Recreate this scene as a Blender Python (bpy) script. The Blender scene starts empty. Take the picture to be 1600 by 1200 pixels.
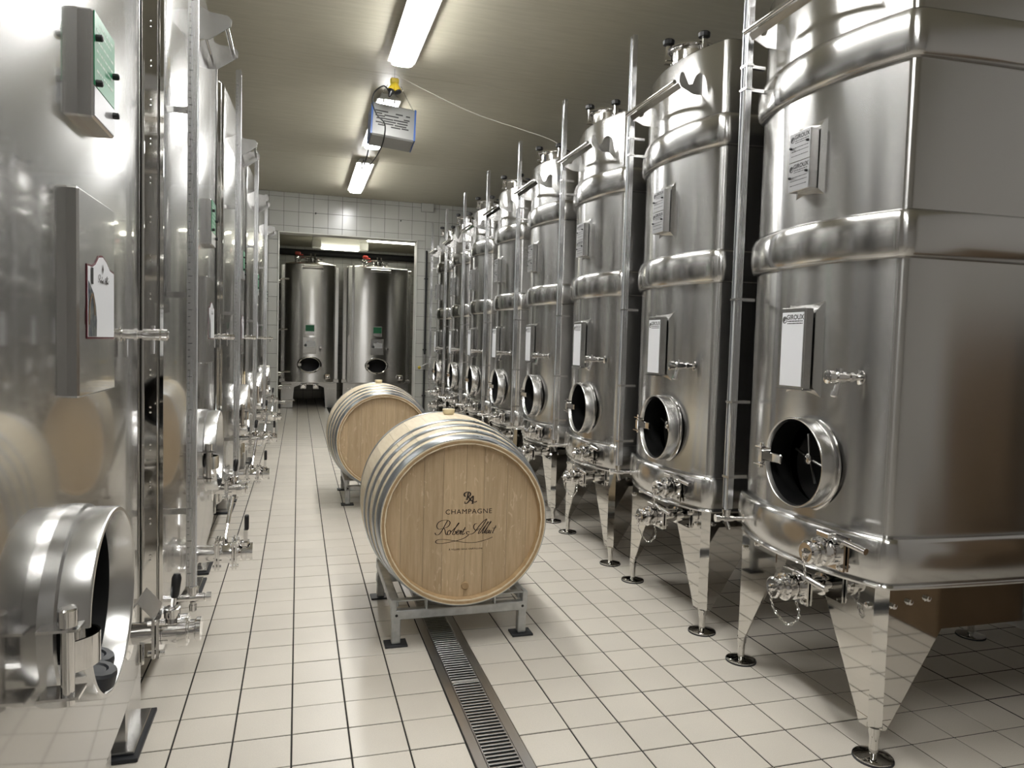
import bpy, bmesh, math, random
from mathutils import Vector, Matrix
from math import sin, cos, pi, radians as R, sqrt, atan2
random.seed(7)
scn = bpy.context.scene
col = scn.collection

# ------------------------------------------------------------------ camera / world / exposure
F_PX = 1123.2
YAW, PITCH, ROLL = R(16.6156), R(3.1056), R(-1.6348)
CAM_H = 1.468
_f = Vector((sin(YAW) * cos(PITCH), cos(YAW) * cos(PITCH), -sin(PITCH)))
_r = Vector((cos(YAW), -sin(YAW), 0))
_d = _f.cross(_r)
CR = cos(ROLL) * _r + sin(ROLL) * _d
CD = -sin(ROLL) * _r + cos(ROLL) * _d
CF = _f
cam = bpy.data.cameras.new('camera')
cam.sensor_fit = 'HORIZONTAL'
cam.sensor_width = 36.0
cam.lens = F_PX * 36.0 / 1600.0
cam.clip_start = 0.02
camo = bpy.data.objects.new('camera', cam)
col.objects.link(camo)
camo.matrix_world = Matrix(((CR.x, -CD.x, -CF.x, 0), (CR.y, -CD.y, -CF.y, 0), (CR.z, -CD.z, -CF.z, CAM_H), (0, 0, 0, 1)))
scn.camera = camo

def project(x, y, z):
    v = Vector((x, y, z - CAM_H))
    d = v.dot(CF)
    if d < 0.05:
        return (-9999, -9999)
    return (800 + F_PX * v.dot(CR) / d, 600 + F_PX * v.dot(CD) / d)

w = bpy.data.worlds.new('world')
scn.world = w
w.use_nodes = True
w.node_tree.nodes['Background'].inputs[0].default_value = (0.02, 0.02, 0.02, 1)
w.node_tree.nodes['Background'].inputs[1].default_value = 1.0
scn.view_settings.view_transform = 'Standard'
scn.view_settings.look = 'None'
scn.view_settings.gamma = 1.0
scn.view_settings.use_curve_mapping = False
scn.view_settings.exposure = 0.0
LAMP_STRENGTH = 52.0
BACK_LAMP_STRENGTH = 17.0
scn.cycles.max_bounces = 6
scn.cycles.diffuse_bounces = 3
scn.cycles.glossy_bounces = 4
scn.cycles.transmission_bounces = 2
scn.cycles.adaptive_threshold = .03
scn.cycles.use_light_tree = False

# ------------------------------------------------------------------ mesh helpers
def basis(axis):
    a = Vector(axis).normalized()
    h = Vector((0, 0, 1)) if abs(a.z) < 0.9 else Vector((1, 0, 0))
    u = h.cross(a).normalized()
    return u, a.cross(u).normalized(), a

class MB:
    def __init__(s):
        s.v = []; s.f = []
    def add(s, vs, fs):
        o = len(s.v)
        s.v += [tuple(p) for p in vs]
        s.f += [tuple(i + o for i in f) for f in fs]
        return s
    def box(s, c, d, rot=None, bev=0.0):
        x, y, z = d[0] / 2, d[1] / 2, d[2] / 2
        if bev <= 0:
            vs = [(-x, -y, -z), (x, -y, -z), (x, y, -z), (-x, y, -z), (-x, -y, z), (x, -y, z), (x, y, z), (-x, y, z)]
            fs = [(3, 2, 1, 0), (4, 5, 6, 7), (0, 1, 5, 4), (1, 2, 6, 5), (2, 3, 7, 6), (3, 0, 4, 7)]
        else:
            b = min(bev, x * .9, y * .9, z * .9)
            vs = []; fs = []
            rings = [(-z, b), (-z + b, 0), (z - b, 0), (z, b)]
            for zz, ins in rings:
                X, Y = x - ins, y - ins
                vs += [(-X + (b if not ins else 0), -Y, zz), (X - (b if not ins else 0), -Y, zz), (X, -Y + (b if not ins else 0), zz), (X, Y - (b if not ins else 0), zz),
                       (X - (b if not ins else 0), Y, zz), (-X + (b if not ins else 0), Y, zz), (-X, Y - (b if not ins else 0), zz), (-X, -Y + (b if not ins else 0), zz)]
            for k in range(3):
                for i in range(8):
                    j = (i + 1) % 8
                    fs.append((k * 8 + i, k * 8 + j, k * 8 + 8 + j, k * 8 + 8 + i))
            fs.append(tuple(range(7, -1, -1))); fs.append(tuple(range(24, 32)))
        if rot is not None:
            vs = [rot @ Vector(p) for p in vs]
        return s.add([(p[0] + c[0], p[1] + c[1], p[2] + c[2]) for p in vs], fs)
    def lathe(s, o, axis, prof, seg=20, cap=True, ang=(0, 2 * pi)):
        u, v, a = basis(axis)
        o = Vector(o)
        full = abs(ang[1] - ang[0] - 2 * pi) < 1e-6
        n = seg if full else seg + 1
        vs = []; fs = []
        for t, r in prof:
            for i in range(n):
                th = ang[0] + (ang[1] - ang[0]) * i / seg
                vs.append(o + a * t + (u * cos(th) + v * sin(th)) * r)
        m = seg
        for k in range(len(prof) - 1):
            for i in range(m):
                j = (i + 1) % n
                fs.append((k * n + i, k * n + j, (k + 1) * n + j, (k + 1) * n + i))
        if cap and full:
            fs.append(tuple(reversed(range(n))))
            fs.append(tuple(range((len(prof) - 1) * n, len(prof) * n)))
        return s.add(vs, fs)
    def cyl(s, p0, p1, r, seg=16, r1=None):
        p0 = Vector(p0); p1 = Vector(p1)
        return s.lathe(p0, p1 - p0, [(0, r), ((p1 - p0).length, r if r1 is None else r1)], seg)
    def tube(s, pts, r, seg=8, closed=False):
        pts = [Vector(p) for p in pts]
        n = len(pts); vs = []; fs = []
        prev = None
        for i, p in enumerate(pts):
            if closed:
                t = pts[(i + 1) % n] - pts[i - 1]
            else:
                t = pts[min(i + 1, n - 1)] - pts[max(i - 1, 0)]
            t.normalize()
            if prev is None:
                u, v, _ = basis(t)
            else:
                u = (prev - t * prev.dot(t)).normalized(); v = t.cross(u)
            prev = u
            for k in range(seg):
                th = 2 * pi * k / seg
                vs.append(p + (u * cos(th) + v * sin(th)) * r)
        for i in range(n if closed else n - 1):
            j = (i + 1) % n
            for k in range(seg):
                l = (k + 1) % seg
                fs.append((i * seg + k, i * seg + l, j * seg + l, j * seg + k))
        if not closed:
            fs.append(tuple(reversed(range(seg)))); fs.append(tuple(range((n - 1) * seg, n * seg)))
        return s.add(vs, fs)
    def prism(s, poly, d0, d1, to3):
        """poly: ccw 2D list; to3(a,b,d)->xyz; extruded from d0 to d1."""
        n = len(poly)
        vs = [to3(a, b, d0) for a, b in poly] + [to3(a, b, d1) for a, b in poly]
        fs = [tuple(reversed(range(n))), tuple(range(n, 2 * n))]
        for i in range(n):
            j = (i + 1) % n
            fs.append((i, j, n + j, n + i))
        return s.add(vs, fs)
    def frustum(s, q0, q1):
        vs = list(q0) + list(q1)
        fs = [(4, 5, 6, 7), (3, 2, 1, 0)] + [(i, (i + 1) % 4, 4 + (i + 1) % 4, 4 + i) for i in range(4)]
        return s.add(vs, fs)
    def loft(s, rings, cap0=False, cap1=False):
        n = len(rings[0]); vs = []; fs = []
        for r in rings: vs += r
        for k in range(len(rings) - 1):
            for i in range(n):
                j = (i + 1) % n
                fs.append((k * n + i, k * n + j, (k + 1) * n + j, (k + 1) * n + i))
        if cap0: fs.append(tuple(reversed(range(n))))
        if cap1: fs.append(tuple(range((len(rings) - 1) * n, len(rings) * n)))
        return s.add(vs, fs)
    def build(s, name, mat, parent=None, ang=32, weld=0.0, recalc=True):
        me = bpy.data.meshes.new(name)
        me.from_pydata(s.v, [], s.f)
        if weld or recalc:
            bm = bmesh.new(); bm.from_mesh(me)
            if weld: bmesh.ops.remove_doubles(bm, verts=bm.verts, dist=weld)
            if recalc: bmesh.ops.recalc_face_normals(bm, faces=bm.faces)
            bm.to_mesh(me); bm.free()
        if ang:
            me.shade_smooth()
            me.set_sharp_from_angle(angle=R(ang))
        me.materials.append(mat)
        o = bpy.data.objects.new(name, me)
        col.objects.link(o)
        if parent: o.parent = parent
        return o

def empty(name, loc, rz=0.0):
    o = bpy.data.objects.new(name, None)
    o.empty_display_size = 0.1
    col.objects.link(o)
    o.location = loc; o.rotation_euler = (0, 0, rz)
    return o
def tag(o, label=None, cat=None, group=None, kind=None):
    if label: o['label'] = label
    if cat: o['category'] = cat
    if group: o['group'] = group
    if kind: o['kind'] = kind
    return o
def copy_tree(o, parent=None):
    c = o.copy(); col.objects.link(c); c.parent = parent
    for ch in list(o.children): copy_tree(ch, c)
    return c

def text_mesh(txt, size, sx=1.0, bold=0.0, space=1.0):
    cu = bpy.data.curves.new('t', 'FONT'); cu.body = txt; cu.size = size
    cu.align_x = 'CENTER'; cu.align_y = 'CENTER'; cu.offset = bold; cu.resolution_u = 3; cu.space_character = space
    ob = bpy.data.objects.new('t', cu)
    me = bpy.data.meshes.new_from_object(ob)
    vs = [(v.co.x * sx, v.co.y) for v in me.vertices]
    fs = [tuple(p.vertices) for p in me.polygons]
    bpy.data.objects.remove(ob); bpy.data.curves.remove(cu); bpy.data.meshes.remove(me)
    return vs, fs
def put_text(mb, txt, size, to3, ox=0, oy=0, sx=1.0, bold=0.0, space=1.0):
    vs, fs = text_mesh(txt, size, sx, bold, space)
    return mb.add([to3(a + ox, b + oy) for a, b in vs], fs)
def catmull(pts, n=6):
    out = []
    P = [pts[0]] + list(pts) + [pts[-1]]
    for i in range(1, len(P) - 2):
        p0, p1, p2, p3 = P[i - 1], P[i], P[i + 1], P[i + 2]
        for k in range(n):
            t = k / n
            out.append(tuple(0.5 * ((2 * p1[j]) + (-p0[j] + p2[j]) * t + (2 * p0[j] - 5 * p1[j] + 4 * p2[j] - p3[j]) * t * t + (-p0[j] + 3 * p1[j] - 3 * p2[j] + p3[j]) * t ** 3) for j in range(len(p1))))
    out.append(tuple(pts[-1]))
    return out
def ribbon(mb, pts, wd, to3, thick=True):
    q = catmull(pts)
    vs = []
    for i, p in enumerate(q):
        a = q[max(i - 1, 0)]; b = q[min(i + 1, len(q) - 1)]
        dx, dy = b[0] - a[0], b[1] - a[1]; l = sqrt(dx * dx + dy * dy) or 1
        ww = wd * ((.45 + .75 * abs(dy) / l) if thick else 1) / 2
        vs.append(to3(p[0] - dy / l * ww, p[1] + dx / l * ww)); vs.append(to3(p[0] + dy / l * ww, p[1] - dx / l * ww))
    fs = [(2 * i, 2 * i + 1, 2 * i + 3, 2 * i + 2) for i in range(len(q) - 1)]
    mb.add(vs, fs)

# ------------------------------------------------------------------ materials
def mat(name):
    m = bpy.data.materials.new(name); m.use_nodes = True
    nt = m.node_tree
    return m, nt, nt.nodes['Principled BSDF'], nt.links
def N(nt, typ, **kw):
    n = nt.nodes.new(typ)
    for k, v in kw.items(): setattr(n, k, v)
    return n
def simple(name, c, rough=0.5, metal=0.0, spec=0.5, coat=0.0):
    m, nt, b, L = mat(name)
    b.inputs['Base Color'].default_value = (*c, 1); b.inputs['Roughness'].default_value = rough
    b.inputs['Metallic'].default_value = metal; b.inputs['Specular IOR Level'].default_value = spec
    b.inputs['Coat Weight'].default_value = coat
    return m
def steel(name, c=(.60, .59, .565), rough=.25, var=.06, aniso=0.0, bump=0.0, stretch=(3, 3, 160), wave=0.0, sharp=0.0):
    m, nt, b, L = mat(name)
    b.inputs['Metallic'].default_value = 1.0
    tc = N(nt, 'ShaderNodeTexCoord'); mp = N(nt, 'ShaderNodeMapping'); mp.inputs['Scale'].default_value = stretch
    L.new(tc.outputs['Object'], mp.inputs['Vector'])
    n1 = N(nt, 'ShaderNodeTexNoise'); n1.inputs['Scale'].default_value = 2.2; n1.inputs['Detail'].default_value = 2
    L.new(mp.outputs['Vector'], n1.inputs['Vector'])
    n2 = N(nt, 'ShaderNodeTexNoise'); n2.inputs['Scale'].default_value = 1.7; n2.inputs['Detail'].default_value = 2
    L.new(tc.outputs['Object'], n2.inputs['Vector'])
    r = N(nt, 'ShaderNodeMapRange'); r.inputs['To Min'].default_value = rough - var; r.inputs['To Max'].default_value = rough + var
    mx = N(nt, 'ShaderNodeMath', operation='ADD'); mx.use_clamp = True
    h = N(nt, 'ShaderNodeMath', operation='MULTIPLY'); h.inputs[1].default_value = .5
    h2 = N(nt, 'ShaderNodeMath', operation='MULTIPLY'); h2.inputs[1].default_value = .5
    L.new(n1.outputs['Fac'], h.inputs[0]); L.new(n2.outputs['Fac'], h2.inputs[0])
    L.new(h.outputs[0], mx.inputs[0]); L.new(h2.outputs[0], mx.inputs[1])
    L.new(mx.outputs[0], r.inputs['Value']); L.new(r.outputs['Result'], b.inputs['Roughness'])
    cr = N(nt, 'ShaderNodeMapRange'); cr.inputs['To Min'].default_value = .965; cr.inputs['To Max'].default_value = 1.03
    L.new(n1.outputs['Fac'], cr.inputs['Value'])
    vm = N(nt, 'ShaderNodeVectorMath', operation='SCALE'); vm.inputs[0].default_value = c
    L.new(cr.outputs['Result'], vm.inputs['Scale']); L.new(vm.outputs['Vector'], b.inputs['Base Color'])
    if aniso:
        b.inputs['Anisotropic'].default_value = aniso
        b.inputs['Anisotropic Rotation'].default_value = .25
        tg = N(nt, 'ShaderNodeTangent', direction_type='RADIAL', axis='Z')
        L.new(tg.outputs['Tangent'], b.inputs['Tangent'])
    if bump or wave:
        bp = N(nt, 'ShaderNodeBump'); bp.inputs['Strength'].default_value = bump or wave; bp.inputs['Distance'].default_value = .002 if bump else .02
        L.new((n1 if bump else n2).outputs['Fac'], bp.inputs['Height']); L.new(bp.outputs['Normal'], b.inputs['Normal'])
    if sharp:
        gl = N(nt, 'ShaderNodeBsdfGlossy'); gl.inputs['Roughness'].default_value = .055; gl.inputs['Color'].default_value = (*c, 1)
        ms = N(nt, 'ShaderNodeMixShader'); ms.inputs[0].default_value = sharp
        out = nt.nodes['Material Output']
        L.new(b.outputs[0], ms.inputs[1]); L.new(gl.outputs[0], ms.inputs[2]); L.new(ms.outputs[0], out.inputs['Surface'])
    return m

def tile_mat(name, c, rough, speck=.06, rnd=.05, bump=.03):
    m, nt, b, L = mat(name)
    tc = N(nt, 'ShaderNodeTexCoord'); oi = N(nt, 'ShaderNodeObjectInfo'); geo = N(nt, 'ShaderNodeNewGeometry')
    n = N(nt, 'ShaderNodeTexNoise'); n.inputs['Scale'].default_value = 260; n.inputs['Detail'].default_value = 2
    L.new(geo.outputs['Position'], n.inputs['Vector'])
    n2 = N(nt, 'ShaderNodeTexNoise'); n2.inputs['Scale'].default_value = 2.3; n2.inputs['Detail'].default_value = 3
    L.new(geo.outputs['Position'], n2.inputs['Vector'])
    a = N(nt, 'ShaderNodeMapRange'); a.inputs['From Min'].default_value = .3; a.inputs['From Max'].default_value = .7
    a.inputs['To Min'].default_value = 1 - speck; a.inputs['To Max'].default_value = 1 + speck
    L.new(n.outputs['Fac'], a.inputs['Value'])
    d = N(nt, 'ShaderNodeMapRange'); d.inputs['To Min'].default_value = 1 - rnd; d.inputs['To Max'].default_value = 1 + rnd
    L.new(oi.outputs['Random'], d.inputs['Value'])
    e = N(nt, 'ShaderNodeMapRange'); e.inputs['From Min'].default_value = .3; e.inputs['From Max'].default_value = .7; e.inputs['To Min'].default_value = .95; e.inputs['To Max'].default_value = 1.04
    L.new(n2.outputs['Fac'], e.inputs['Value'])
    mu = N(nt, 'ShaderNodeMath', operation='MULTIPLY'); L.new(a.outputs[0], mu.inputs[0]); L.new(d.outputs[0], mu.inputs[1])
    mu2 = N(nt, 'ShaderNodeMath', operation='MULTIPLY'); L.new(mu.outputs[0], mu2.inputs[0]); L.new(e.outputs[0], mu2.inputs[1])
    vm = N(nt, 'ShaderNodeVectorMath', operation='SCALE'); vm.inputs[0].default_value = c
    L.new(mu2.outputs[0], vm.inputs['Scale']); L.new(vm.outputs['Vector'], b.inputs['Base Color'])
    b.inputs['Roughness'].default_value = rough
    bp = N(nt, 'ShaderNodeBump'); bp.inputs['Strength'].default_value = bump; bp.inputs['Distance'].default_value = .002
    L.new(n2.outputs['Fac'], bp.inputs['Height']); L.new(bp.outputs['Normal'], b.inputs['Normal'])
    return m

def wood(name, c1, c2, stretch, flake=False, rough=.55, rnd=.12):
    m, nt, b, L = mat(name)
    tc = N(nt, 'ShaderNodeTexCoord'); oi = N(nt, 'ShaderNodeObjectInfo')
    off = N(nt, 'ShaderNodeVectorMath', operation='SCALE'); off.inputs[0].default_value = (13.1, 7.7, 9.3)
    L.new(oi.outputs['Random'], off.inputs['Scale'])
    ad = N(nt, 'ShaderNodeVectorMath', operation='ADD'); L.new(tc.outputs['Object'], ad.inputs[0]); L.new(off.outputs['Vector'], ad.inputs[1])
    mp = N(nt, 'ShaderNodeMapping'); mp.inputs['Scale'].default_value = stretch
    L.new(ad.outputs['Vector'], mp.inputs['Vector'])
    n = N(nt, 'ShaderNodeTexNoise'); n.inputs['Scale'].default_value = 6; n.inputs['Detail'].default_value = 8; n.inputs['Roughness'].default_value = .65
    L.new(mp.outputs['Vector'], n.inputs['Vector'])
    cr = N(nt, 'ShaderNodeValToRGB')
    cr.color_ramp.elements[0].position = .3; cr.color_ramp.elements[0].color = (*c1, 1)
    cr.color_ramp.elements[1].position = .7; cr.color_ramp.elements[1].color = (*c2, 1)
    L.new(n.outputs['Fac'], cr.inputs['Fac'])
    d = N(nt, 'ShaderNodeMapRange'); d.inputs['To Min'].default_value = 1 - rnd; d.inputs['To Max'].default_value = 1 + rnd
    L.new(oi.outputs['Random'], d.inputs['Value'])
    vm = N(nt, 'ShaderNodeVectorMath', operation='SCALE'); L.new(cr.outputs['Color'], vm.inputs[0]); L.new(d.outputs[0], vm.inputs['Scale'])
    src = vm.outputs['Vector']
    if flake:
        mp2 = N(nt, 'ShaderNodeMapping'); mp2.inputs['Scale'].default_value = (26, 26, 9)
        L.new(ad.outputs['Vector'], mp2.inputs['Vector'])
        n3 = N(nt, 'ShaderNodeTexNoise'); n3.inputs['Scale'].default_value = 1.6; n3.inputs['Detail'].default_value = 3; n3.inputs['Distortion'].default_value = 1.2
        L.new(mp2.outputs['Vector'], n3.inputs['Vector'])
        pk = N(nt, 'ShaderNodeMapRange'); pk.inputs['From Min'].default_value = .61; pk.inputs['From Max'].default_value = .66
        L.new(n3.outputs['Fac'], pk.inputs['Value'])
        n4 = N(nt, 'ShaderNodeTexNoise'); n4.inputs['Scale'].default_value = 3.2; L.new(ad.outputs['Vector'], n4.inputs['Vector'])
        pk2 = N(nt, 'ShaderNodeMapRange'); pk2.inputs['From Min'].default_value = .42; pk2.inputs['From Max'].default_value = .58; pk2.inputs['To Max'].default_value = .55
        L.new(n4.outputs['Fac'], pk2.inputs['Value'])
        mm = N(nt, 'ShaderNodeMath', operation='MULTIPLY'); L.new(pk.outputs[0], mm.inputs[0]); L.new(pk2.outputs[0], mm.inputs[1])
        mix = N(nt, 'ShaderNodeMix', data_type='RGBA'); L.new(mm.outputs[0], mix.inputs['Factor'])
        L.new(src, mix.inputs['A']); mix.inputs['B'].default_value = (.74, .60, .42, 1)
        src = mix.outputs['Result']
    L.new(src, b.inputs['Base Color'])
    b.inputs['Roughness'].default_value = rough
    bp = N(nt, 'ShaderNodeBump'); bp.inputs['Strength'].default_value = .12; bp.inputs['Distance'].default_value = .002
    L.new(n.outputs['Fac'], bp.inputs['Height']); L.new(bp.outputs['Normal'], b.inputs['Normal'])
    return m

def mottled(name, c1, c2, rough, metal, scale=14):
    m, nt, b, L = mat(name)
    tc = N(nt, 'ShaderNodeTexCoord')
    n = N(nt, 'ShaderNodeTexNoise'); n.inputs['Scale'].default_value = scale; n.inputs['Detail'].default_value = 6
    L.new(tc.outputs['Object'], n.inputs['Vector'])
    cr = N(nt, 'ShaderNodeValToRGB'); cr.color_ramp.elements[0].position = .35; cr.color_ramp.elements[1].position = .65
    cr.color_ramp.elements[0].color = (*c1, 1); cr.color_ramp.elements[1].color = (*c2, 1)
    L.new(n.outputs['Fac'], cr.inputs['Fac']); L.new(cr.outputs['Color'], b.inputs['Base Color'])
    b.inputs['Roughness'].default_value = rough; b.inputs['Metallic'].default_value = metal
    return m

def emit(name, c, s):
    m, nt, b, L = mat(name)
    b.inputs['Base Color'].default_value = (.8, .8, .8, 1)
    b.inputs['Emission Color'].default_value = (*c, 1); b.inputs['Emission Strength'].default_value = s
    b.inputs['Roughness'].default_value = .4
    return m

def ceiling_mat():
    m, nt, b, L = mat('ceiling_paint')
    geo = N(nt, 'ShaderNodeNewGeometry'); mp = N(nt, 'ShaderNodeMapping'); mp.inputs['Scale'].default_value = (1.2, 9, 1)
    L.new(geo.outputs['Position'], mp.inputs['Vector'])
    n = N(nt, 'ShaderNodeTexNoise'); n.inputs['Scale'].default_value = 3; n.inputs['Detail'].default_value = 8
    L.new(mp.outputs['Vector'], n.inputs['Vector'])
    cr = N(nt, 'ShaderNodeValToRGB'); cr.color_ramp.elements[0].position = .3; cr.color_ramp.elements[1].position = .7
    cr.color_ramp.elements[0].color = (.44, .415, .325, 1); cr.color_ramp.elements[1].color = (.50, .472, .375, 1)
    L.new(n.outputs['Fac'], cr.inputs['Fac']); L.new(cr.outputs['Color'], b.inputs['Base Color'])
    b.inputs['Roughness'].default_value = .42; b.inputs['Specular IOR Level'].default_value = .6
    bp = N(nt, 'ShaderNodeBump'); bp.inputs['Strength'].default_value = .25; bp.inputs['Distance'].default_value = .006
    L.new(n.outputs['Fac'], bp.inputs['Height']); L.new(bp.outputs['Normal'], b.inputs['Normal'])
    return m

M = {}
M['body'] = steel('brushed_steel', c=(.575, .57, .56), rough=.23, var=.02, aniso=.92, stretch=(2, 2, 420))
M['band'] = steel('brushed_steel_band', c=(.60, .595, .585), rough=.19, var=.02, aniso=.88, stretch=(2, 2, 420))
M['lbody'] = steel('brushed_steel_fine', c=(.56, .555, .545), rough=.25, var=.03, aniso=.85, stretch=(2, 2, 420), sharp=.45)
M['mirror'] = steel('polished_steel', c=(.66, .65, .625), rough=.045, var=.02, wave=.05)
M['chrome'] = steel('valve_steel', c=(.78, .77, .76), rough=.08, var=.04)
M['satin'] = steel('satin_steel', c=(.60, .595, .585), rough=.26, var=.025)
M['inside_shade'] = simple('tank_inside_shade', (.05, .05, .05), .45, 1.0)  # steel colour darkened to stand for the missing light within the tank
M['galv'] = mottled('galvanised_steel', (.42, .43, .43), (.60, .61, .61), .42, .8)
M['hoop'] = mottled('galvanised_hoop', (.42, .45, .48), (.58, .61, .64), .30, .95, 8)
M['alu'] = steel('aluminium_channel', c=(.74, .745, .76), rough=.27, var=.03, stretch=(120, 120, 1))
M['tubeplastic'] = simple('gauge_tube', (.55, .56, .57), .15, 0.3)
M['ruler'] = simple('ruler_face', (.50, .50, .50), .4, .4)
M['black'] = simple('black_plastic', (.012, .012, .013), .35)
M['rubber'] = simple('black_rubber', (.02, .022, .026), .5)
M['ink'] = simple('black_ink', (.01, .009, .009), .5)
M['brownink'] = simple('branded_ink', (.022, .012, .010), .6)
M['white'] = simple('white_board', (.80, .81, .84), .3)
M['enamel'] = simple('engraved_plate', (.52, .52, .53), .35, .75)
M['green'] = simple('green_plate', (.015, .20, .085), .35)
M['greenink'] = simple('pale_ink', (.55, .65, .58), .5)
M['wine'] = simple('dark_red_border', (.10, .012, .02), .4)
M['picture'] = mottled('printed_picture', (.02, .03, .06), (.14, .15, .13), .4, 0, 60)
M['floor'] = tile_mat('floor_tile_beige', (.705, .655, .575), .36, .05, .035)
M['grout'] = simple('dark_grout', (.028, .025, .022), .9)
M['wall'] = tile_mat('wall_tile_grey', (.42, .42, .385), .22, .01, .03)
M['wallgrout'] = simple('wall_grout', (.05, .05, .045), .85)
M['plaster'] = simple('room_wall_paint', (.56, .545, .53), .5)
M['ceil'] = ceiling_mat()
M['stave'] = wood('oak_stave', (.73, .61, .425), (.86, .755, .575), (9, 1.1, 9), rnd=.08)
M['head'] = wood('oak_head', (.45, .325, .19), (.60, .455, .29), (11, 11, .8), flake=True, rnd=.10)
M['chime'] = wood('oak_chime', (.36, .23, .11), (.50, .35, .19), (4, 4, 4), rnd=.06)
M['bung'] = simple('silicone_bung', (.72, .62, .40), .45)
M['lamp'] = emit('lamp_diffuser', (1.0, .995, .975), LAMP_STRENGTH)
M['backlamp'] = emit('back_lamp_diffuser', (1.0, .98, .84), BACK_LAMP_STRENGTH)
M['lampbody'] = simple('lamp_housing', (.55, .55, .53), .4)
M['yellow'] = simple('yellow_plastic', (.46, .34, .02), .45)
M['blue'] = simple('blue_film', (.05, .11, .32), .35)
M['cable'] = simple('black_cable', (.010, .010, .010), .5)
M['cord'] = simple('white_cord', (.62, .60, .54), .6)
M['red'] = simple('red_handle', (.42, .035, .02), .4)
M['pipeblack'] = simple('black_pipe_foam', (.012, .012, .013), .7)
M['trim'] = simple('white_door_edge', (.62, .62, .58), .35)
M['drainsteel'] = steel('drain_steel', c=(.56, .56, .56), rough=.32, var=.07)
M['drainpit'] = simple('drain_pit', (.015, .015, .015), .8)
M['fan'] = simple('grey_painted_steel', (.24, .24, .235), .4, .2)
M['cardboard'] = mottled('brown_card', (.13, .085, .045), (.17, .11, .06), .8, 0, 5)

# ------------------------------------------------------------------ setting
U = .205
X0, Y0 = -.4165, 3.1207                 # a corner of the floor tile grid
XMIN, XMAX, YMIN, YBACK, YFAR, CEIL = -2.7, 3.8, -3.6, 11.7, 18.4, 3.71
TILE_GAP = .0062

def tile_mesh(name, wx, wy, mat_, t=.006, bev=.0015):
    x, y = wx / 2, wy / 2
    vs = [(-x, -y, -t), (x, -y, -t), (x, y, -t), (-x, y, -t), (-x, -y, -bev), (x, -y, -bev), (x, y, -bev), (-x, y, -bev),
          (-x + bev, -y + bev, 0), (x - bev, -y + bev, 0), (x - bev, y - bev, 0), (-x + bev, y - bev, 0)]
    fs = [(8, 9, 10, 11)]
    for k in (0, 4):
        for i in range(4):
            j = (i + 1) % 4
            fs.append((k + i, k + j, k + 4 + j, k + 4 + i))
    me = bpy.data.meshes.new(name); me.from_pydata(vs, [], fs); me.materials.append(mat_)
    return me

fl = MB().box(((XMIN + XMAX) / 2, (YMIN + YFAR) / 2, -.053), (XMAX - XMIN + .4, YFAR - YMIN + .4, .1)).build('floor', M['grout'], ang=0)
tag(fl, 'beige square floor tiles with dark grout lines', kind='structure')
tm = tile_mesh('floor_tile', U - TILE_GAP, U - TILE_GAP, M['floor'])
B1 = (.777, 3.32, .612); B2 = (.722, 6.22, .612)     # head centres of the two barrels
BL = 1.10
def behind_barrel(x, y):
    for bx, by, bz in (B1, B2):
        for k in range(1, 40):
            t = k / 40
            px, py, pz = x * t, y * t, CAM_H * (1 - t)
            if by < py < by + BL and (px - bx) ** 2 + (pz - bz) ** 2 < .44 ** 2:
                return True
    return False
cand = []
rest = []
for i in range(int((XMIN - X0) / U) - 1, int((XMAX - X0) / U) + 1):
    cx = X0 + (i + .5) * U
    for j in range(int((YMIN - Y0) / U) - 1, int((YFAR - Y0) / U) + 1):
        cy = Y0 + (j + .5) * U
        if i == 5:
            continue                       # the drain channel takes this column
        px, py = project(cx, cy, 0)
        ok = -30 < px < 1630 and 600 < py < 1230 and cy > 1.5
        if ok and (cx < -.62 or cx > 2.95 or (cx < -.45 and cy > 5.2) or behind_barrel(cx, cy)): ok = False
        if ok and cx > 2.15 and cy > 3.0: ok = False
        (cand if ok else rest).append((cy, cx))
cand.sort(key=lambda p: p[0] ** 2 + p[1] ** 2)
rest += cand[300:]
for cy, cx in cand[:300]:
    o = bpy.data.objects.new('tile', tm); col.objects.link(o); o.parent = fl
    o.location = (cx, cy, random.uniform(-.0006, .0006))
mb = MB(); h = (U - TILE_GAP) / 2
for cy, cx in rest:
    mb.add([(cx - h, cy - h, 0), (cx + h, cy - h, 0), (cx + h, cy + h, 0), (cx - h, cy + h, 0)], [(0, 1, 2, 3)])
tag(mb.build('tile_field', M['floor'], fl, ang=0, recalc=False), kind='stuff')

# drain
dr = empty('floor_drain', (.711, 2.0, 0)); tag(dr, 'long steel slot drain running down the tiled floor', 'drain')
DX, DY0, DY1 = .1005, -3.0, 6.6
MB().box((0, (DY0 + DY1) / 2, -.0015), (2 * DX - .004, DY1 - DY0, .003)).build('channel_pit', M['drainpit'], dr, ang=0)
for s in (-1, 1):
    MB().box((s * (DX - .0185), (DY0 + DY1) / 2, .0015), (.037, DY1 - DY0, .006), bev=.0015).build('edge_rail', M['drainsteel'], dr)
    MB().box((s * (DX - .0415), (DY0 + DY1) / 2, .002), (.005, DY1 - DY0, .005)).build('grate_side_bar', M['drainsteel'], dr)
sl = None
k = 0
stuff = MB()
y = .20
while y < DY1:
    big = (k % 33 == 0)
    if y < 2.6:
        if sl is None:
            sl = MB().box((0, 0, .0045), (.118, .0085, .006), bev=.0012).build('slat', M['drainsteel'], dr)
            sl.location.y = y
        else:
            c = sl.copy(); col.objects.link(c); c.location.y = y
        if big:
            c = sl.copy(); col.objects.link(c); c.location.y = y - .010
    else:
        stuff.box((0, y, .0045), (.118, .0085, .006))
    y += .0235; k += 1
tag(stuff.build('slat_field', M['drainsteel'], dr, ang=0), kind='stuff')

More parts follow.
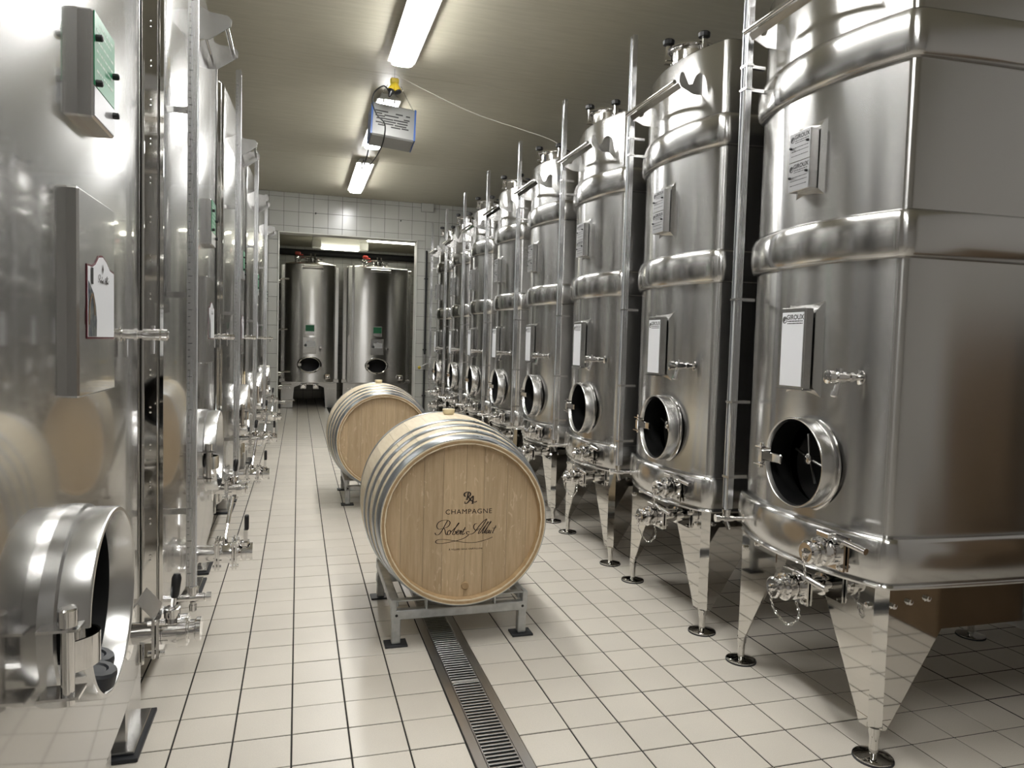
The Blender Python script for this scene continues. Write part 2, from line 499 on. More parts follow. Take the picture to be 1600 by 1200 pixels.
# ceiling in wide panels
ce = MB().box(((XMIN + XMAX) / 2, (YMIN + YFAR) / 2, CEIL + .06), (XMAX - XMIN + .4, YFAR - YMIN + .4, .1)).build('ceiling', M['grout'], ang=0)
tag(ce, 'low cream painted panel ceiling', kind='structure')
ys = [YMIN - .2, -.1, 3.1, 6.22, 9.22, YBACK + .1, 15.0, YFAR + .2]
for a, b in zip(ys[:-1], ys[1:]):
    MB().box(((XMIN + XMAX) / 2, (a + b) / 2, CEIL + .006), (XMAX - XMIN + .4, b - a - .004, .012), bev=.002).build('panel', M['ceil'], ce)

# tiled wall with the opening
WS = .2191; WX, WZ = -.2363, 3.2023
DOOR = (-.315, 1.83, 3.11)
wb = MB()
TH = .22
for (x0, x1, z0, z1) in ((XMIN, DOOR[0], 0, CEIL), (DOOR[1], XMAX, 0, CEIL), (DOOR[0], DOOR[1], DOOR[2], CEIL)):
    wb.box(((x0 + x1) / 2, YBACK + .006 + TH / 2, (z0 + z1) / 2), (x1 - x0, TH, z1 - z0))
wbo = wb.build('wall_back', M['wallgrout'], ang=0)
tag(wbo, 'grey tiled wall with a wide opening', kind='structure')
cache = {}
def wall_tile(parent, cx, cz, wx, wz, y):
    key = (round(wx, 3), round(wz, 3))
    if key not in cache:
        cache[key] = tile_mesh('wall_tile', wx - .004, wz - .004, M['wall'], bev=.002)
    o = bpy.data.objects.new('tile', cache[key]); col.objects.link(o); o.parent = parent
    o.location = (cx, y, cz); o.rotation_euler = (R(90), 0, 0)
def split(x0, x1, z0, z1):
    """tile rectangle minus the door opening"""
    out = []
    if x1 <= DOOR[0] or x0 >= DOOR[1] or z0 >= DOOR[2]: return [(x0, x1, z0, z1)]
    if z1 > DOOR[2]:
        out.append((x0, x1, DOOR[2], z1)); z1 = DOOR[2]
    if x0 < DOOR[0]: out.append((x0, DOOR[0], z0, z1))
    if x1 > DOOR[1]: out.append((DOOR[1], x1, z0, z1))
    return out
stuff = MB()
for i in range(-12, 22):
    for j in range(-15, 3):
        x0, z0 = WX + i * WS, WZ + j * WS
        x1, z1 = x0 + WS, min(z0 + WS, CEIL); z0 = max(z0, 0)
        if x1 < XMIN or x0 > XMAX or z1 - z0 < .01: continue
        for (a, b, c, d) in split(x0, x1, z0, z1):
            if b - a < .01 or d - c < .01: continue
            if a > -1.0 and b < 2.75:
                wall_tile(wbo, (a + b) / 2, (c + d) / 2, b - a, d - c, YBACK)
            else:
                stuff.add([(a + .002, YBACK, c + .002), (b - .002, YBACK, c + .002), (b - .002, YBACK, d - .002), (a + .002, YBACK, d - .002)], [(0, 1, 2, 3)])
tag(stuff.build('tile_field', M['wall'], wbo, ang=0, recalc=False), kind='stuff')
# metal edge round the opening
tr = MB()
tr.box((DOOR[0] + .007, YBACK + .11, DOOR[2] / 2), (.014, .25, DOOR[2]), bev=.003)
tr.box((DOOR[1] - .007, YBACK + .11, DOOR[2] / 2), (.014, .25, DOOR[2]), bev=.003)
tr.box(((DOOR[0] + DOOR[1]) / 2, YBACK + .11, DOOR[2] - .007), (DOOR[1] - DOOR[0] - .03, .25, .014), bev=.003)
tag(tr.build('trim_1', M['trim']), 'pale metal edging round the wide opening', kind='structure')

# far wall of the second room
ff = MB().box(((XMIN + XMAX) / 2, YFAR + .1, CEIL / 2), (XMAX - XMIN, .18, CEIL)).build('wall_far', M['wallgrout'], ang=0)
tag(ff, 'grey tiled far wall of the second room', kind='structure')
stuff = MB()
for i in range(-12, 22):
    for j in range(0, 18):
        x0, z0 = -.1 + i * .225, 3.71 - .12 - (j - 0) * .225
        z1 = min(z0 + .225, CEIL)
        if z1 < 0: continue
        z0 = max(z0, 0)
        if x0 > -.6 and x0 < 2.6 and z0 > 2.85:
            wall_tile(ff, x0 + .1125, (z0 + z1) / 2, .225, z1 - z0, YFAR)
        elif x0 > XMIN - .2 and x0 < XMAX:
            stuff.add([(x0 + .003, YFAR, z0 + .003), (x0 + .222, YFAR, z0 + .003), (x0 + .222, YFAR, z1 - .003), (x0 + .003, YFAR, z1 - .003)], [(0, 1, 2, 3)])
tag(stuff.build('tile_field', M['wall'], ff, ang=0, recalc=False), kind='stuff')

def side_wall(name, c, d, label):
    tag(MB().box(c, d).build(name, M['plaster'], ang=0), label, kind='structure')
side_wall('wall_left', (XMIN - .1, (YMIN + YFAR) / 2, CEIL / 2), (.2, YFAR - YMIN + .4, CEIL), 'plain wall behind the left tanks')
side_wall('wall_right', (XMAX + .1, (YMIN + YFAR) / 2, CEIL / 2), (.2, YFAR - YMIN + .4, CEIL), 'plain wall behind the right tanks')
side_wall('wall_front', ((XMIN + XMAX) / 2, YMIN - .1, CEIL / 2), (XMAX - XMIN, .2, CEIL), 'plain wall behind the camera')

# ------------------------------------------------------------------ ceiling lamps
def make_lamp(loc, length, label, dm, rz=0.0, lens_w=.172):
    t = empty('ceiling_lamp', loc, rz)
    tag(t, label, 'lamp', 'tube lamps on the ceiling')
    mb = MB()
    e = length / 2 + .018
    mb.frustum([(-.105, -e, -.066), (.105, -e, -.066), (.105, e, -.066), (-.105, e, -.066)],
               [(-.06, -e + .05, 0), (.06, -e + .05, 0), (.06, e - .05, 0), (-.06, e - .05, 0)])
    mb.build('housing', M['lampbody'], t, ang=20)
    mb = MB(); rings = []
    n = 14
    def ring(y, sx, sz):
        pts = []
        for i in range(n):
            a = 2 * pi * i / n
            cx, cz = cos(a), sin(a)
            e = .65
            pts.append((lens_w / 2 * sx * math.copysign(abs(cx) ** e, cx), y, -.084 + .026 * sz * math.copysign(abs(cz) ** e, cz)))
        return pts
    prof = [(-.5, .55, .5), (-.498, .75, .7), (-.492, .88, .85), (-.48, .97, .96), (-.465, 1, 1), (-.2, 1, 1), (.2, 1, 1), (.465, 1, 1), (.48, .97, .96), (.492, .88, .85), (.498, .75, .7), (.5, .55, .5)]
    for p, sx, sz in prof: rings.append(ring(p * length, sx, sz))
    mb.loft(rings, True, True)
    mb.build('diffuser', dm, t, ang=40)
    mb = MB()
    for s in (-1, 1):
        for x in (-.05, .05):
            mb.box((x, s * (length / 2 + .004), -.078), (.014, .02, .03))
    mb.build('clip', M['lampbody'], t, ang=0)
    return t
make_lamp((.745, 4.98, CEIL), 1.56, 'tube lamp nearest the camera, glowing white on the ceiling', M['lamp'])
make_lamp((.76, 7.50, CEIL), 1.62, 'middle tube lamp, partly hidden behind the hanging grey unit', M['lamp'])
make_lamp((.765, 9.98, CEIL), 1.70, 'farthest tube lamp of the aisle, close to the tiled wall', M['lamp'])
make_lamp((.74, 2.45, CEIL), 1.56, 'tube lamp straight above the front of the aisle', M['lamp'])
make_lamp((.73, -.10, CEIL), 1.56, 'tube lamp behind the viewer, above the aisle', M['lamp'])

# ------------------------------------------------------------------ generic fittings
def bolt(mb, p, axis, r=.009, h=.008):
    mb.lathe(p, axis, [(0, r * 1.25), (.002, r * 1.25), (.002, r), (h, r), (h + .001, r * .7)], 6)

def chain(mb, pts, r=.0016, ln=.011):
    q = catmull(pts, 10)
    # resample to even steps
    out = [Vector(q[0])]
    for p in q[1:]:
        p = Vector(p)
        while (p - out[-1]).length >= ln:
            out.append(out[-1] + (p - out[-1]).normalized() * ln)
    for i in range(len(out) - 1):
        a, b = out[i], out[i + 1]
        t = (b - a).normalized(); u, v, _ = basis(t)
        s = u if i % 2 else v
        L = ln * .62
        pts2 = [(a + b) / 2 + t * (L * cos(th)) + s * (L * .48 * sin(th)) for th in [2 * pi * k / 8 for k in range(8)]]
        mb.tube(pts2, r, 4, closed=True)

def plan_ring(core, r, z, nf=14, ns=10, nb=4, nc=6, sg=1):
    """closed plan outline: core = (xf, xb, hy, sag_front, sag_side, sag_back); sg=-1: aisle side towards +x."""
    xf, xb, hy, sf, ss, sb = core
    sides = []
    def arc(p, q, sag, n):
        p = Vector(p); q = Vector(q); d = (q - p); l = d.length; d.normalize()
        nrm = Vector((d.y, -d.x))
        pts = []
        for i in range(n + 1):
            t = i / n
            o = 4 * sag * t * (1 - t)
            sl = 4 * sag * (1 - 2 * t) / l
            nn = (nrm - d * sl).normalized()
            pts.append((p + d * l * t + nrm * o, nn))
        return pts
    # ccw seen from above: front (x=xf) from +y to -y, near side, back, far side
    A = arc((xf, hy), (xf, -hy), sf, nf); B = arc((xf, -hy), (xb, -hy), ss, ns)
    C = arc((xb, -hy), (xb, hy), sb, nb); D = arc((xb, hy), (xf, hy), ss, ns)
    out = []
    S = [A, B, C, D]
    for k in range(4):
        for p, nn in S[k]: out.append(p + nn * r)
        p = S[k][-1][0]; n0 = S[k][-1][1]; n1 = S[(k + 1) % 4][0][1]
        a0 = atan2(n0.y, n0.x); a1 = atan2(n1.y, n1.x)
        while a1 < a0: a1 += 2 * pi
        for i in range(1, nc):
            a = a0 + (a1 - a0) * i / nc
            out.append(p + Vector((cos(a), sin(a))) * r)
    return [(sg * p.x, sg * p.y, z) for p in out]

def front_pt(core, r, t):
    xf, xb, hy, sf = core[:4]
    sl = 4 * sf * (1 - 2 * t) / (2 * hy); q = sqrt(1 + sl * sl)
    return xf - 4 * sf * t * (1 - t) - r / q, hy * (1 - 2 * t) + r * sl / q
def front_x(core, r, y):
    lo, hi = 0.0, 1.0
    for _ in range(30):
        m = (lo + hi) / 2
        if front_pt(core, r, m)[1] > y: lo = m
        else: hi = m
    return front_pt(core, r, (lo + hi) / 2)[0]

def holed_front(mb, core, r, z0, z1, yc, zc, rad, half, sg=1, ey=1.0):
    """front skin between z0 and z1 with a round hole."""
    hy = front_pt(core, r, 0)[1]
    def S(y, z): return (sg * front_x(core, r, y), sg * y, z)
    m = 12
    def lin(a, b, n): return [a + (b - a) * i / n for i in range(n)]
    ysn = lin(-hy, yc - half, 6) + lin(yc - half, yc + half, m) + lin(yc + half, hy, 6) + [hy]
    zsn = lin(z0, zc - half, 3) + lin(zc - half, zc + half, m) + lin(zc + half, z1, 6) + [z1]
    for i in range(len(ysn) - 1):
        for j in range(len(zsn) - 1):
            ym = (ysn[i] + ysn[i + 1]) / 2; zm = (zsn[j] + zsn[j + 1]) / 2
            if abs(ym - yc) < half and abs(zm - zc) < half: continue
            mb.add([S(ysn[i], zsn[j]), S(ysn[i + 1], zsn[j]), S(ysn[i + 1], zsn[j + 1]), S(ysn[i], zsn[j + 1])], [(0, 1, 2, 3)])
    bd = []
    st = [2 * half * i / m - half for i in range(m)]
    for s in st: bd.append((s, -half))
    for s in st: bd.append((half, s))
    for s in st: bd.append((-s, half))
    for s in st: bd.append((-half, -s))
    prev = None
    for k in range(4):
        t = k / 3
        rg = []
        for a, b in bd:
            l = sqrt(a * a + b * b); ca, cb = a / l * rad * ey, b / l * rad
            rg.append(S(yc + a * (1 - t) + ca * t, zc + b * (1 - t) + cb * t))
        if prev:
            n = len(rg)
            mb.add(prev + rg, [(i, (i + 1) % n, n + (i + 1) % n, n + i) for i in range(n)])
        prev = rg

def skin_without_front(mb, core, r, z0, z1, nz=1, sg=1):
    """side, back and corner skin (front arc left out)."""
    r0 = plan_ring(core, r, z0, sg=sg); n = len(r0); nf = 14
    rings = [plan_ring(core, r, z0 + (z1 - z0) * k / nz, sg=sg) for k in range(nz + 1)]
    vs = []; fs = []
    for g in rings: vs += g
    for k in range(nz):
        for i in range(n):
            if i < nf: continue
            j = (i + 1) % n
            fs.append((k * n + i, k * n + j, (k + 1) * n + j, (k + 1) * n + i))
    mb.add(vs, fs)

def collar(mb, c, rad, depth, th, ang0, ang1, sx, seg=56):
    """round manhole collar standing out from the face along sx*x, leaving a gap for the hinge; angle 0 = +y."""
    prof = [(0, rad), (depth - .004, rad), (depth, rad - .003), (depth, rad - th + .003), (depth - .004, rad - th), (-.03, rad - th)]
    n = seg + 1; vs = []; fs = []
    for t, r in prof:
        for i in range(n):
            a = ang0 + (ang1 - ang0) * i / seg
            vs.append((c[0] + sx * t, c[1] + r * cos(a), c[2] + r * sin(a)))
    for k in range(len(prof) - 1):
        for i in range(seg):
            fs.append((k * n + i, k * n + i + 1, (k + 1) * n + i + 1, (k + 1) * n + i))
    for e in (0, n - 1):
        fs.append(tuple(k * n + e for k in range(len(prof))))
    mb.add(vs, fs)

# ------------------------------------------------------------------ right-hand tank
CORE = (.030, 1.40, .387, .083, .03, .04)
ZB0, ZB1 = .63, .812
def build_right_tank():
    t = empty('wine_tank', (0, 0, 0))
    rb = .045
    MZ, MY = 1.035, -.075
    # body
    mb = MB()
    holed_front(mb, CORE, rb, ZB1 - .004, 1.83, MY, MZ, .169, .215)
    skin_without_front(mb, CORE, rb, ZB1 - .004, 1.83)
    mb.loft([plan_ring(CORE, rb, 1.97), plan_ring(CORE, rb, 2.52)])
    mb.loft([plan_ring(CORE, rb, 2.65), plan_ring(CORE, rb, 3.018), plan_ring(CORE, rb - .006, 3.03)])
    mb.build('body', M['body'], t, weld=.0008)
    # bands and base
    for z0, z1 in ((1.812, 1.985), (2.500, 2.668)):
        mb = MB(); rings = []
        for s in (-1, -.995, -.97, -.92, -.8, -.5, 0, .5, .8, .92, .97, .995, 1):
            rings.append(plan_ring(CORE, rb - .004 + .026 * (1 - abs(s) ** 9) ** .5 + .010 * (1 - s * s), (z0 + z1) / 2 + s * (z1 - z0) / 2, nc=8))
        mb.loft(rings)
        mb.build('cooling_band', M['band'], t, ang=60)
    mb = MB()
    prof = [(.80, .046), (.814, .052), (.820, .064), (.816, .075), (.80, .082), (.76, .088), (.72, .088), (.69, .083), (.665, .073), (.650, .062), (.648, .066), (.640, .070), (.632, .066), (.630, .03)]
    rings = [plan_ring(CORE, r - .005, z, nc=8) for z, r in prof]
    mb.loft(rings)
    mb.loft([plan_ring((CORE[0] + .02, CORE[1] - .02, CORE[2] - .02, .08, .03, .04), .03, .634), plan_ring((.5, .9, .05, .02, .01, .01), .03, .56)], cap1=True)
    mb.build('base_pan', M['band'], t, ang=50)
    # top
    mb = MB()
    mb.loft([plan_ring(CORE, rb - .004, 3.028), plan_ring(CORE, rb - .02, 3.036), plan_ring((.20, 1.2, .28, .06, .02, .03), .05, 3.085), plan_ring((.5, .9, .08, .02, .01, .01), .03, 3.12)], cap1=True)
    mb.build('top', M['band'], t, ang=40)
    lid = MB()
    lc = Vector((.09, .10, 3.04))
    lid.lathe(lc, (0, 0, 1), [(0, .118), (.105, .118), (.112, .125), (.118, .125)], 28)
    lo = lid.build('top_hatch', M['chrome'], t)
    mb = MB(); mb.tube([lc + Vector((.135 * cos(a), .135 * sin(a), .125)) for a in [2 * pi * k / 28 for k in range(28)]], .011, 8, closed=True)
    mb.build('clamp_ring', M['chrome'], lo)
    for a in (R(170), R(270), R(20)):
        p = lc + Vector((.135 * cos(a), .135 * sin(a), .10))
        mb = MB(); mb.box(p + Vector((0, 0, .008)), (.030, .032, .085), Matrix.Rotation(a, 3, 'Z'), .004); mb.cyl(p + Vector((0, 0, .03)), p + Vector((0, 0, .07)), .008, 8)
        mb.box(p + Vector((0, 0, -.045)), (.045, .03, .012), Matrix.Rotation(a, 3, 'Z'))
        mb.build('hatch_clamp', M['chrome'], lo)
        mb = MB()
        mb.lathe(p + Vector((0, 0, .052)), (0, 0, 1), [(0, .018), (.006, .032), (.026, .034), (.034, .027), (.037, .012)], 10)
        mb.build('hatch_knob', M['black'], lo)
    # manhole
    fx = front_x(CORE, rb, MY)
    mh = MB(); collar(mh, (fx + .012, MY, MZ), .179, .064, .010, R(12), R(352), -1)
    man = mh.build('manhole', M['satin'], t, ang=40)
    mb = MB(); mb.lathe((fx + .018, MY, MZ), (-1, 0, 0), [(0, .194), (.008, .194), (.012, .186), (.012, .177)], 48, cap=False)
    mb.build('neck_ring', M['chrome'], man)
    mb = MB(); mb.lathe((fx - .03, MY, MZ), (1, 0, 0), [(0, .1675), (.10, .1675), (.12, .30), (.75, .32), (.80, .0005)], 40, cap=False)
    mb.build('manhole_inside', M['inside_shade'], man, recalc=False)
    # inner door with cross bar
    mb = MB()
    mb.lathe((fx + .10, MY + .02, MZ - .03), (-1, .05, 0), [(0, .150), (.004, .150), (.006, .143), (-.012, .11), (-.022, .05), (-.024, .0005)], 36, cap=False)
    mb.build('inner_door', M['inside_shade'], man)
    mb = MB()
    hub = Vector((fx + .045, MY + .015, MZ + .01))
    mb.lathe(hub + Vector((.05, 0, 0)), (-1, 0, 0), [(0, .012), (.045, .012), (.05, .022), (.062, .022), (.066, .014)], 14)
    for a in (R(75), R(255), R(15), R(195)):
        e = hub + Vector((.01, .10 * cos(a), .10 * sin(a)))
        mb.cyl(hub, e, .0055, 8, .007)
    mb.build('cross_handle', M['chrome'], man)
    mb = MB()
    hp = Vector((fx - .025, MY + .193, MZ - .005))
    mb.box(hp, (.075, .03, .055), bev=.004); mb.cyl(hp + Vector((-.02, .012, -.05)), hp + Vector((-.02, .012, .055)), .008, 10)
    mb.box(hp + Vector((-.02, .016, .038)), (.03, .045, .005)); mb.box(hp + Vector((-.02, .016, -.036)), (.03, .06, .005))
    mb.box(hp + Vector((-.005, -.045, 0)), (.012, .11, .038), bev=.003)
    mb.build('hinge', M['chrome'], man)
    # writing board
    by, bz = -.040, 1.487
    def flare(y0, y1, z0, z1, ix, iz, xo, nm):
        m2 = MB()
        q0 = [(front_x(CORE, rb, y) + .004, y, z) for y, z in ((y0, z0), (y1, z0), (y1, z1), (y0, z1))]
        q1 = [(xo, y, z) for y, z in ((y0 + ix, z0 + iz), (y1 - ix, z0 + iz), (y1 - ix, z1 - iz), (y0 + ix, z1 - iz))]
        m2.frustum(q0, q1)
        return m2.build(nm, M['band'], t, ang=20)
    fb = front_x(CORE, rb, by)
    flare(by - .120, by + .105, 1.285, 1.685, .040, .05, fb - .006, 'board_mount')
    mb = MB().box((fb - .030, by, bz), (.038, .150, .322), bev=.004)
    bd = mb.build('writing_board', M['satin'], t)
    fxb = fb - .0495
    MB().box((fxb, by, bz - .004), (.002, .130, .292)).build('white_panel', M['white'], bd, ang=0)
    MB().box((fb - .032, by, bz - .1635), (.046, .160, .004)).build('drip_ledge', M['chrome'], bd, ang=0)
    # printed maker's mark; seen from the aisle +y runs to the left
    ink = MB(); fxp = fxb - .0013
    def P(a, b): return (fxp, by - a, bz + b)
    put_text(ink, 'GIROUX', .027, P, .014, .122, 1.0, .0006)
    def ringp(mbb, cx, cy, r0, r1, to3, n=24, a0=0, a1=2 * pi):
        vs = []
        for i in range(n + 1):
            a = a0 + (a1 - a0) * i / n
            vs += [to3(cx + r0 * cos(a), cy + r0 * sin(a)), to3(cx + r1 * cos(a), cy + r1 * sin(a))]
        mbb.add(vs, [(2 * i, 2 * i + 1, 2 * i + 3, 2 * i + 2) for i in range(n)])
    def logo(mbb, cx, cy, s, to3):
        ringp(mbb, cx, cy, .0165 * s, .0125 * s, to3)
        ringp(mbb, cx, cy, .0115 * s, .006 * s, to3, 14, R(20), R(250))
        ringp(mbb, cx, cy, .0052 * s, .0, to3, 10)
    logo(ink, -.049, .113, .85, P)
    for yy, a, b in ((.105, -.032, .060), (.096, -.032, .060)):
        x = a
        while x < b:
            l = random.choice((.007, .011, .015)); l = min(l, b - x)
            ink.add([P(x, yy), P(x + l, yy), P(x + l, yy + .0042), P(x, yy + .0042)], [(0, 1, 2, 3)]); x += l + .0025
    ink.build('printed_mark', M['ink'], bd, ang=0, recalc=False)
    # engraved plates
    py, pz = -.030, 2.225
    fb = front_x(CORE, rb, py)
    flare(py - .095, py + .085, 2.075, 2.385, .03, .035, fb - .006, 'plate_mount')
    pb = MB().box((fb - .028, py, pz), (.040, .124, .232), bev=.003).build('plate_box', M['satin'], t)
    for k in (0, 1):
        zc = pz + (.058 if k == 0 else -.058)
        MB().box((fb - .0487, py, zc), (.0025, .122, .112)).build('engraved_plate', M['enamel'], pb, ang=0)
        ink = MB()
        def Q(a, b): return (fb - .0504, py - a, zc + b)
        put_text(ink, 'GIROUX', .023, Q, .012, .038, 1.0, .0006)
        logo(ink, -.044, .031, .72, Q)
        for yy in (.022, .014, -.004, -.018, -.036):
            x = -.048 if yy < .01 else -.028
            while x < .05:
                l = random.choice((.005, .008, .012)); l = min(l, .052 - x)
                ink.add([Q(x, yy), Q(x + l, yy), Q(x + l, yy + .003), Q(x, yy + .003)], [(0, 1, 2, 3)]); x += l + .003
        ink.build('engraving', M['ink'], pb, ang=0, recalc=False)
        sc = MB()
        for a in (-.048, .05):
            sc.lathe(Q(a, -.002 + (.012 if a > 0 else 0)), (-1, 0, 0), [(0, .005), (.008, .005), (.010, .003)], 8)
        sc.build('plate_screw', M['black'], pb)
    # tasting tap
    ty, tz = -.305, 1.385
    f0 = front_x(CORE, rb, ty)
    mb = MB()
    mb.lathe((f0 + .004, ty, tz), (-1, .06, 0), [(0, .022), (.006, .022), (.008, .010), (.030, .010), (.030, .015), (.042, .015), (.042, .011), (.058, .011), (.058, .016), (.086, .016), (.09, .012), (.098, .012), (.098, .020), (.116, .020), (.118, .012)], 12)
    mb.cyl((f0 - .072, ty + .004, tz), (f0 - .072, ty + .004, tz + .026), .011, 10)
    mb.cyl((f0 - .072, ty + .004, tz - .012), (f0 - .082, ty + .006, tz - .048), .009, 10)
    mb.lathe((f0 - .082, ty + .006, tz - .042), (-.2, 0, -1), [(0, .012), (.014, .012), (.018, .008)], 10)
    mb.v = [(f0 + (p[0] - f0) * 1.2, ty + (p[1] - ty) * 1.25, tz + (p[2] - tz) * 1.25) for p in mb.v]
    mb.build('tasting_tap', M['chrome'], t)
    # upper outlet valve on the base pan
    def valve(y, z, x0, L, nm, extra=False):
        """chrome butterfly valve whose axis points into the aisle; x0 = where the pipe leaves the tank."""
        m3 = MB()
        ax = (-1, 0, 0)
        m3.lathe((x0, y, z), ax, [(0, .036), (.006, .036), (.008, .028), (L, .028)], 20)
        xf = x0 - L
        m3.box((xf - .003, y, z), (.006, .100, .100)); m3.box((xf - .016, y, z), (.006, .100, .100))
        for a in (-1, 1):
            for b in (-1, 1): bolt(m3, (xf - .019, y + a * .038, z + b * .038), ax); m3.cyl((xf + .012, y + a * .038, z + b * .038), (xf - .018, y + a * .038, z + b * .038), .005, 6)
        m3.lathe((xf - .019, y, z), ax, [(0, .040), (.018, .042), (.020, .036), (.034, .036), (.036, .043), (.050, .043), (.053, .036), (.062, .034), (.064, .026), (.074, .026), (.078, .034), (.088, .034), (.092, .028)], 22)
        m3.lathe((xf - .108, y, z), ax, [(0, .012), (.008, .012), (.010, .006), (.018, .006)], 10)
        SC = 1.25
        def sc(mm): mm.v = [(x0 + (p[0] - x0) * SC, y + (p[1] - y) * SC, z + (p[2] - z) * SC) for p in mm.v]; return mm
        vo = sc(m3).build(nm, M['chrome'], t)
        m3 = MB()
        m3.box((xf - .045, y - .004, z + .052), (.028, .052, .016), bev=.002)
        m3.tube([(xf - .045, y - .028, z + .054), (xf - .043, y - .06, z + .051), (xf - .04, y - .085, z + .047)], .0065, 8)
        m3.cyl((xf - .041, y - .078, z + .048), (xf - .034, y - .150, z + .040), .0095, 12)
        sc(m3).build('lever_handle', M['chrome'], vo)
        m3 = MB()
        tip = Vector((xf - .118, y, z - .008))
        if extra:
            chain(m3, [tip, tip + Vector((.015, -.006, -.06)), tip + Vector((.035, -.05, -.095)), tip + Vector((.055, -.075, -.06)), (xf - .05, y - .04, z - .035)])
        else:
            chain(m3, [tip, tip + Vector((.006, .0, -.03)), tip + Vector((.012, .0, -.072))])
        sc(m3).build('chain', M['chrome'], vo)
        return vo
    fv = front_x(CORE, .089, -.30)
    valve(-.30, .742, fv + .008, .012, 'upper_valve')
    lv = valve(-.105, .545, .0, .075, 'drain_valve', True)
    m3 = MB()
    m3.lathe((.20, -.105, .548), (-1, 0, 0), [(0, .030), (.10, .030), (.10, .034), (.112, .034), (.112, .030), (.19, .030)], 18)
    m3.box((.06, -.105, .548), (.006, .10, .10)); m3.box((.048, -.105, .548), (.006, .10, .10))
    m3.tube([(.20, -.105, .548), (.25, -.09, .552), (.30, -.06, .565), (.34, -.03, .60)], .03, 12)
    m3.build('outlet_pipe', M['chrome'], lv)
    for dx in (.03, .10):
        m3 = MB()
        m3.box((dx, -.109, .597), (.026, .04, .014), bev=.002)
        m3.cyl((dx, -.12, .597), (dx + .006, -.165, .582), .006, 8); m3.cyl((dx + .005, -.16, .584), (dx + .016, -.232, .556), .0095, 12)
        m3.build('lever_handle', M['chrome'], lv)
    # level gauge in its channel
    gx, gy = -.155, .345
    g0, g1 = .745, 3.31
    mb = MB()
    mb.box((gx, gy - .019, (g0 + g1) / 2 + .01), (.028, .004, g1 - g0)); mb.box((gx, gy + .019, (g0 + g1) / 2 + .01), (.028, .004, g1 - g0))
    mb.box((gx + .012, gy, (g0 + g1) / 2 + .01), (.004, .038, g1 - g0))
    gg = mb.build('level_gauge', M['alu'], t, ang=0)
    MB().cyl((gx - .003, gy, g0 - .005), (gx - .003, gy, g1 - .03), .0115, 12).build('sight_tube', M['tubeplastic'], gg)
    MB().cyl((gx - .013, gy - .016, g0 + .05), (gx - .013, gy - .016, g1), .0028, 6).build('gauge_edge', M['chrome'], gg)
    for z in (1.70, 2.72, 2.62, 1.24, .90):
        mb = MB(); mb.box((gx + .05, gy, z), (.075, .018, .014)); mb.box((gx, gy, z), (.034, .054, .010))
        mb.build('gauge_bracket', M['satin'], gg, ang=0)
    mb = MB()
    mb.lathe((gx - .003, gy, g0 - .045), (0, 0, 1), [(0, .013), (.012, .013), (.012, .017), (.036, .017), (.038, .020), (.05, .020)], 12)
    mb.lathe((gx + .075, gy - .02, g0 - .035), (-1, .20, 0), [(0, .018), (.004, .018), (.006, .009), (.05, .009), (.05, .014), (.09, .015), (.092, .011), (.115, .011), (.115, .018), (.133, .018)], 12)
    mb.cyl((gx - .003, gy, g0 - .045), (gx + .006, gy - .012, g0 - .085), .010, 10)
    mb.build('gauge_tap', M['chrome'], gg)
    # hose rail under the top edge
    rz = 2.835
    rail = MB()
    xr = front_x(CORE, rb, 0) - .115
    rail.cyl((xr, -.285, rz), (xr, .285, rz), .011, 14)
    rail.box((xr + .030, 0, rz - .016), (.003, .57, .030), Matrix.Rotation(R(-35), 3, 'Y'))
    ro = rail.build('hose_rail', M['chrome'], t)
    for s in (-1, 1):
        f0 = front_x(CORE, rb, s * .285)
        poly = [(f0 + .002, rz - .05), (f0 + .002, rz + .055), (f0 - .018, rz + .062), (f0 - .038, rz + .045), (f0 - .055, rz + .002), (f0 - .075, rz - .005), (f0 - .095, rz + .03), (f0 - .11, rz + .055), (f0 - .128, rz + .05), (f0 - .132, rz + .01), (f0 - .12, rz - .02), (f0 - .05, rz - .05)]
        MB().prism(poly, s * .285 - .002, s * .285 + .002, lambda a, b, d: (a, d, b)).build('rail_bracket', M['satin'], ro, ang=0)
    # legs: folded mirror plates on levelling feet
    for sx, sy in ((0, -1), (0, 1), (1, -1), (1, 1)):
        lx = -.024 if sx == 0 else 1.42
        dx = 1 if sx == 0 else -1
        cy = sy * .442
        dy = -sy
        mb = MB()
        zt, zb = .640, .118
        tk = .006
        ch = .034
        # wing along y (faces the aisle)
        def fy(a, b, d): return (lx + dx * d, cy + dy * a, b)
        mb.prism([(ch, zb), (.075, zb), (.285, .520), (.285, zt), (ch, zt)], 0, tk, fy)
        # wing along x
        def fx2(a, b, d): return (lx + dx * a, cy + dy * d, b)
        mb.prism([(ch, zb), (.055, zb), (.275, .470), (.275, zt), (ch, zt)], 0, tk, fx2)
        # chamfer between
        mb.add([fy(ch, zb, 0), fx2(ch, zb, 0), fx2(ch, zt, 0), fy(ch, zt, 0), fy(ch, zb, tk), fx2(ch, zb, tk), fx2(ch, zt, tk), fy(ch, zt, tk)],
               [(0, 1, 2, 3), (7, 6, 5, 4), (0, 4, 5, 1), (3, 2, 6, 7)])
        # lower doubled shoe
        mb.prism([(ch, zb - .002), (.074, zb - .002), (.093, zb + .035), (ch, zb + .035)], -.0015, tk + .0015, fy)
        mb.prism([(ch, zb - .002), (.052, zb - .002), (.072, zb + .035), (ch, zb + .035)], -.0015, tk + .0015, fx2)
        lg = mb.build('leg', M['mirror'], t, ang=20)
        fc = Vector((lx + dx * .026, cy + dy * .026, 0))
        mb = MB()
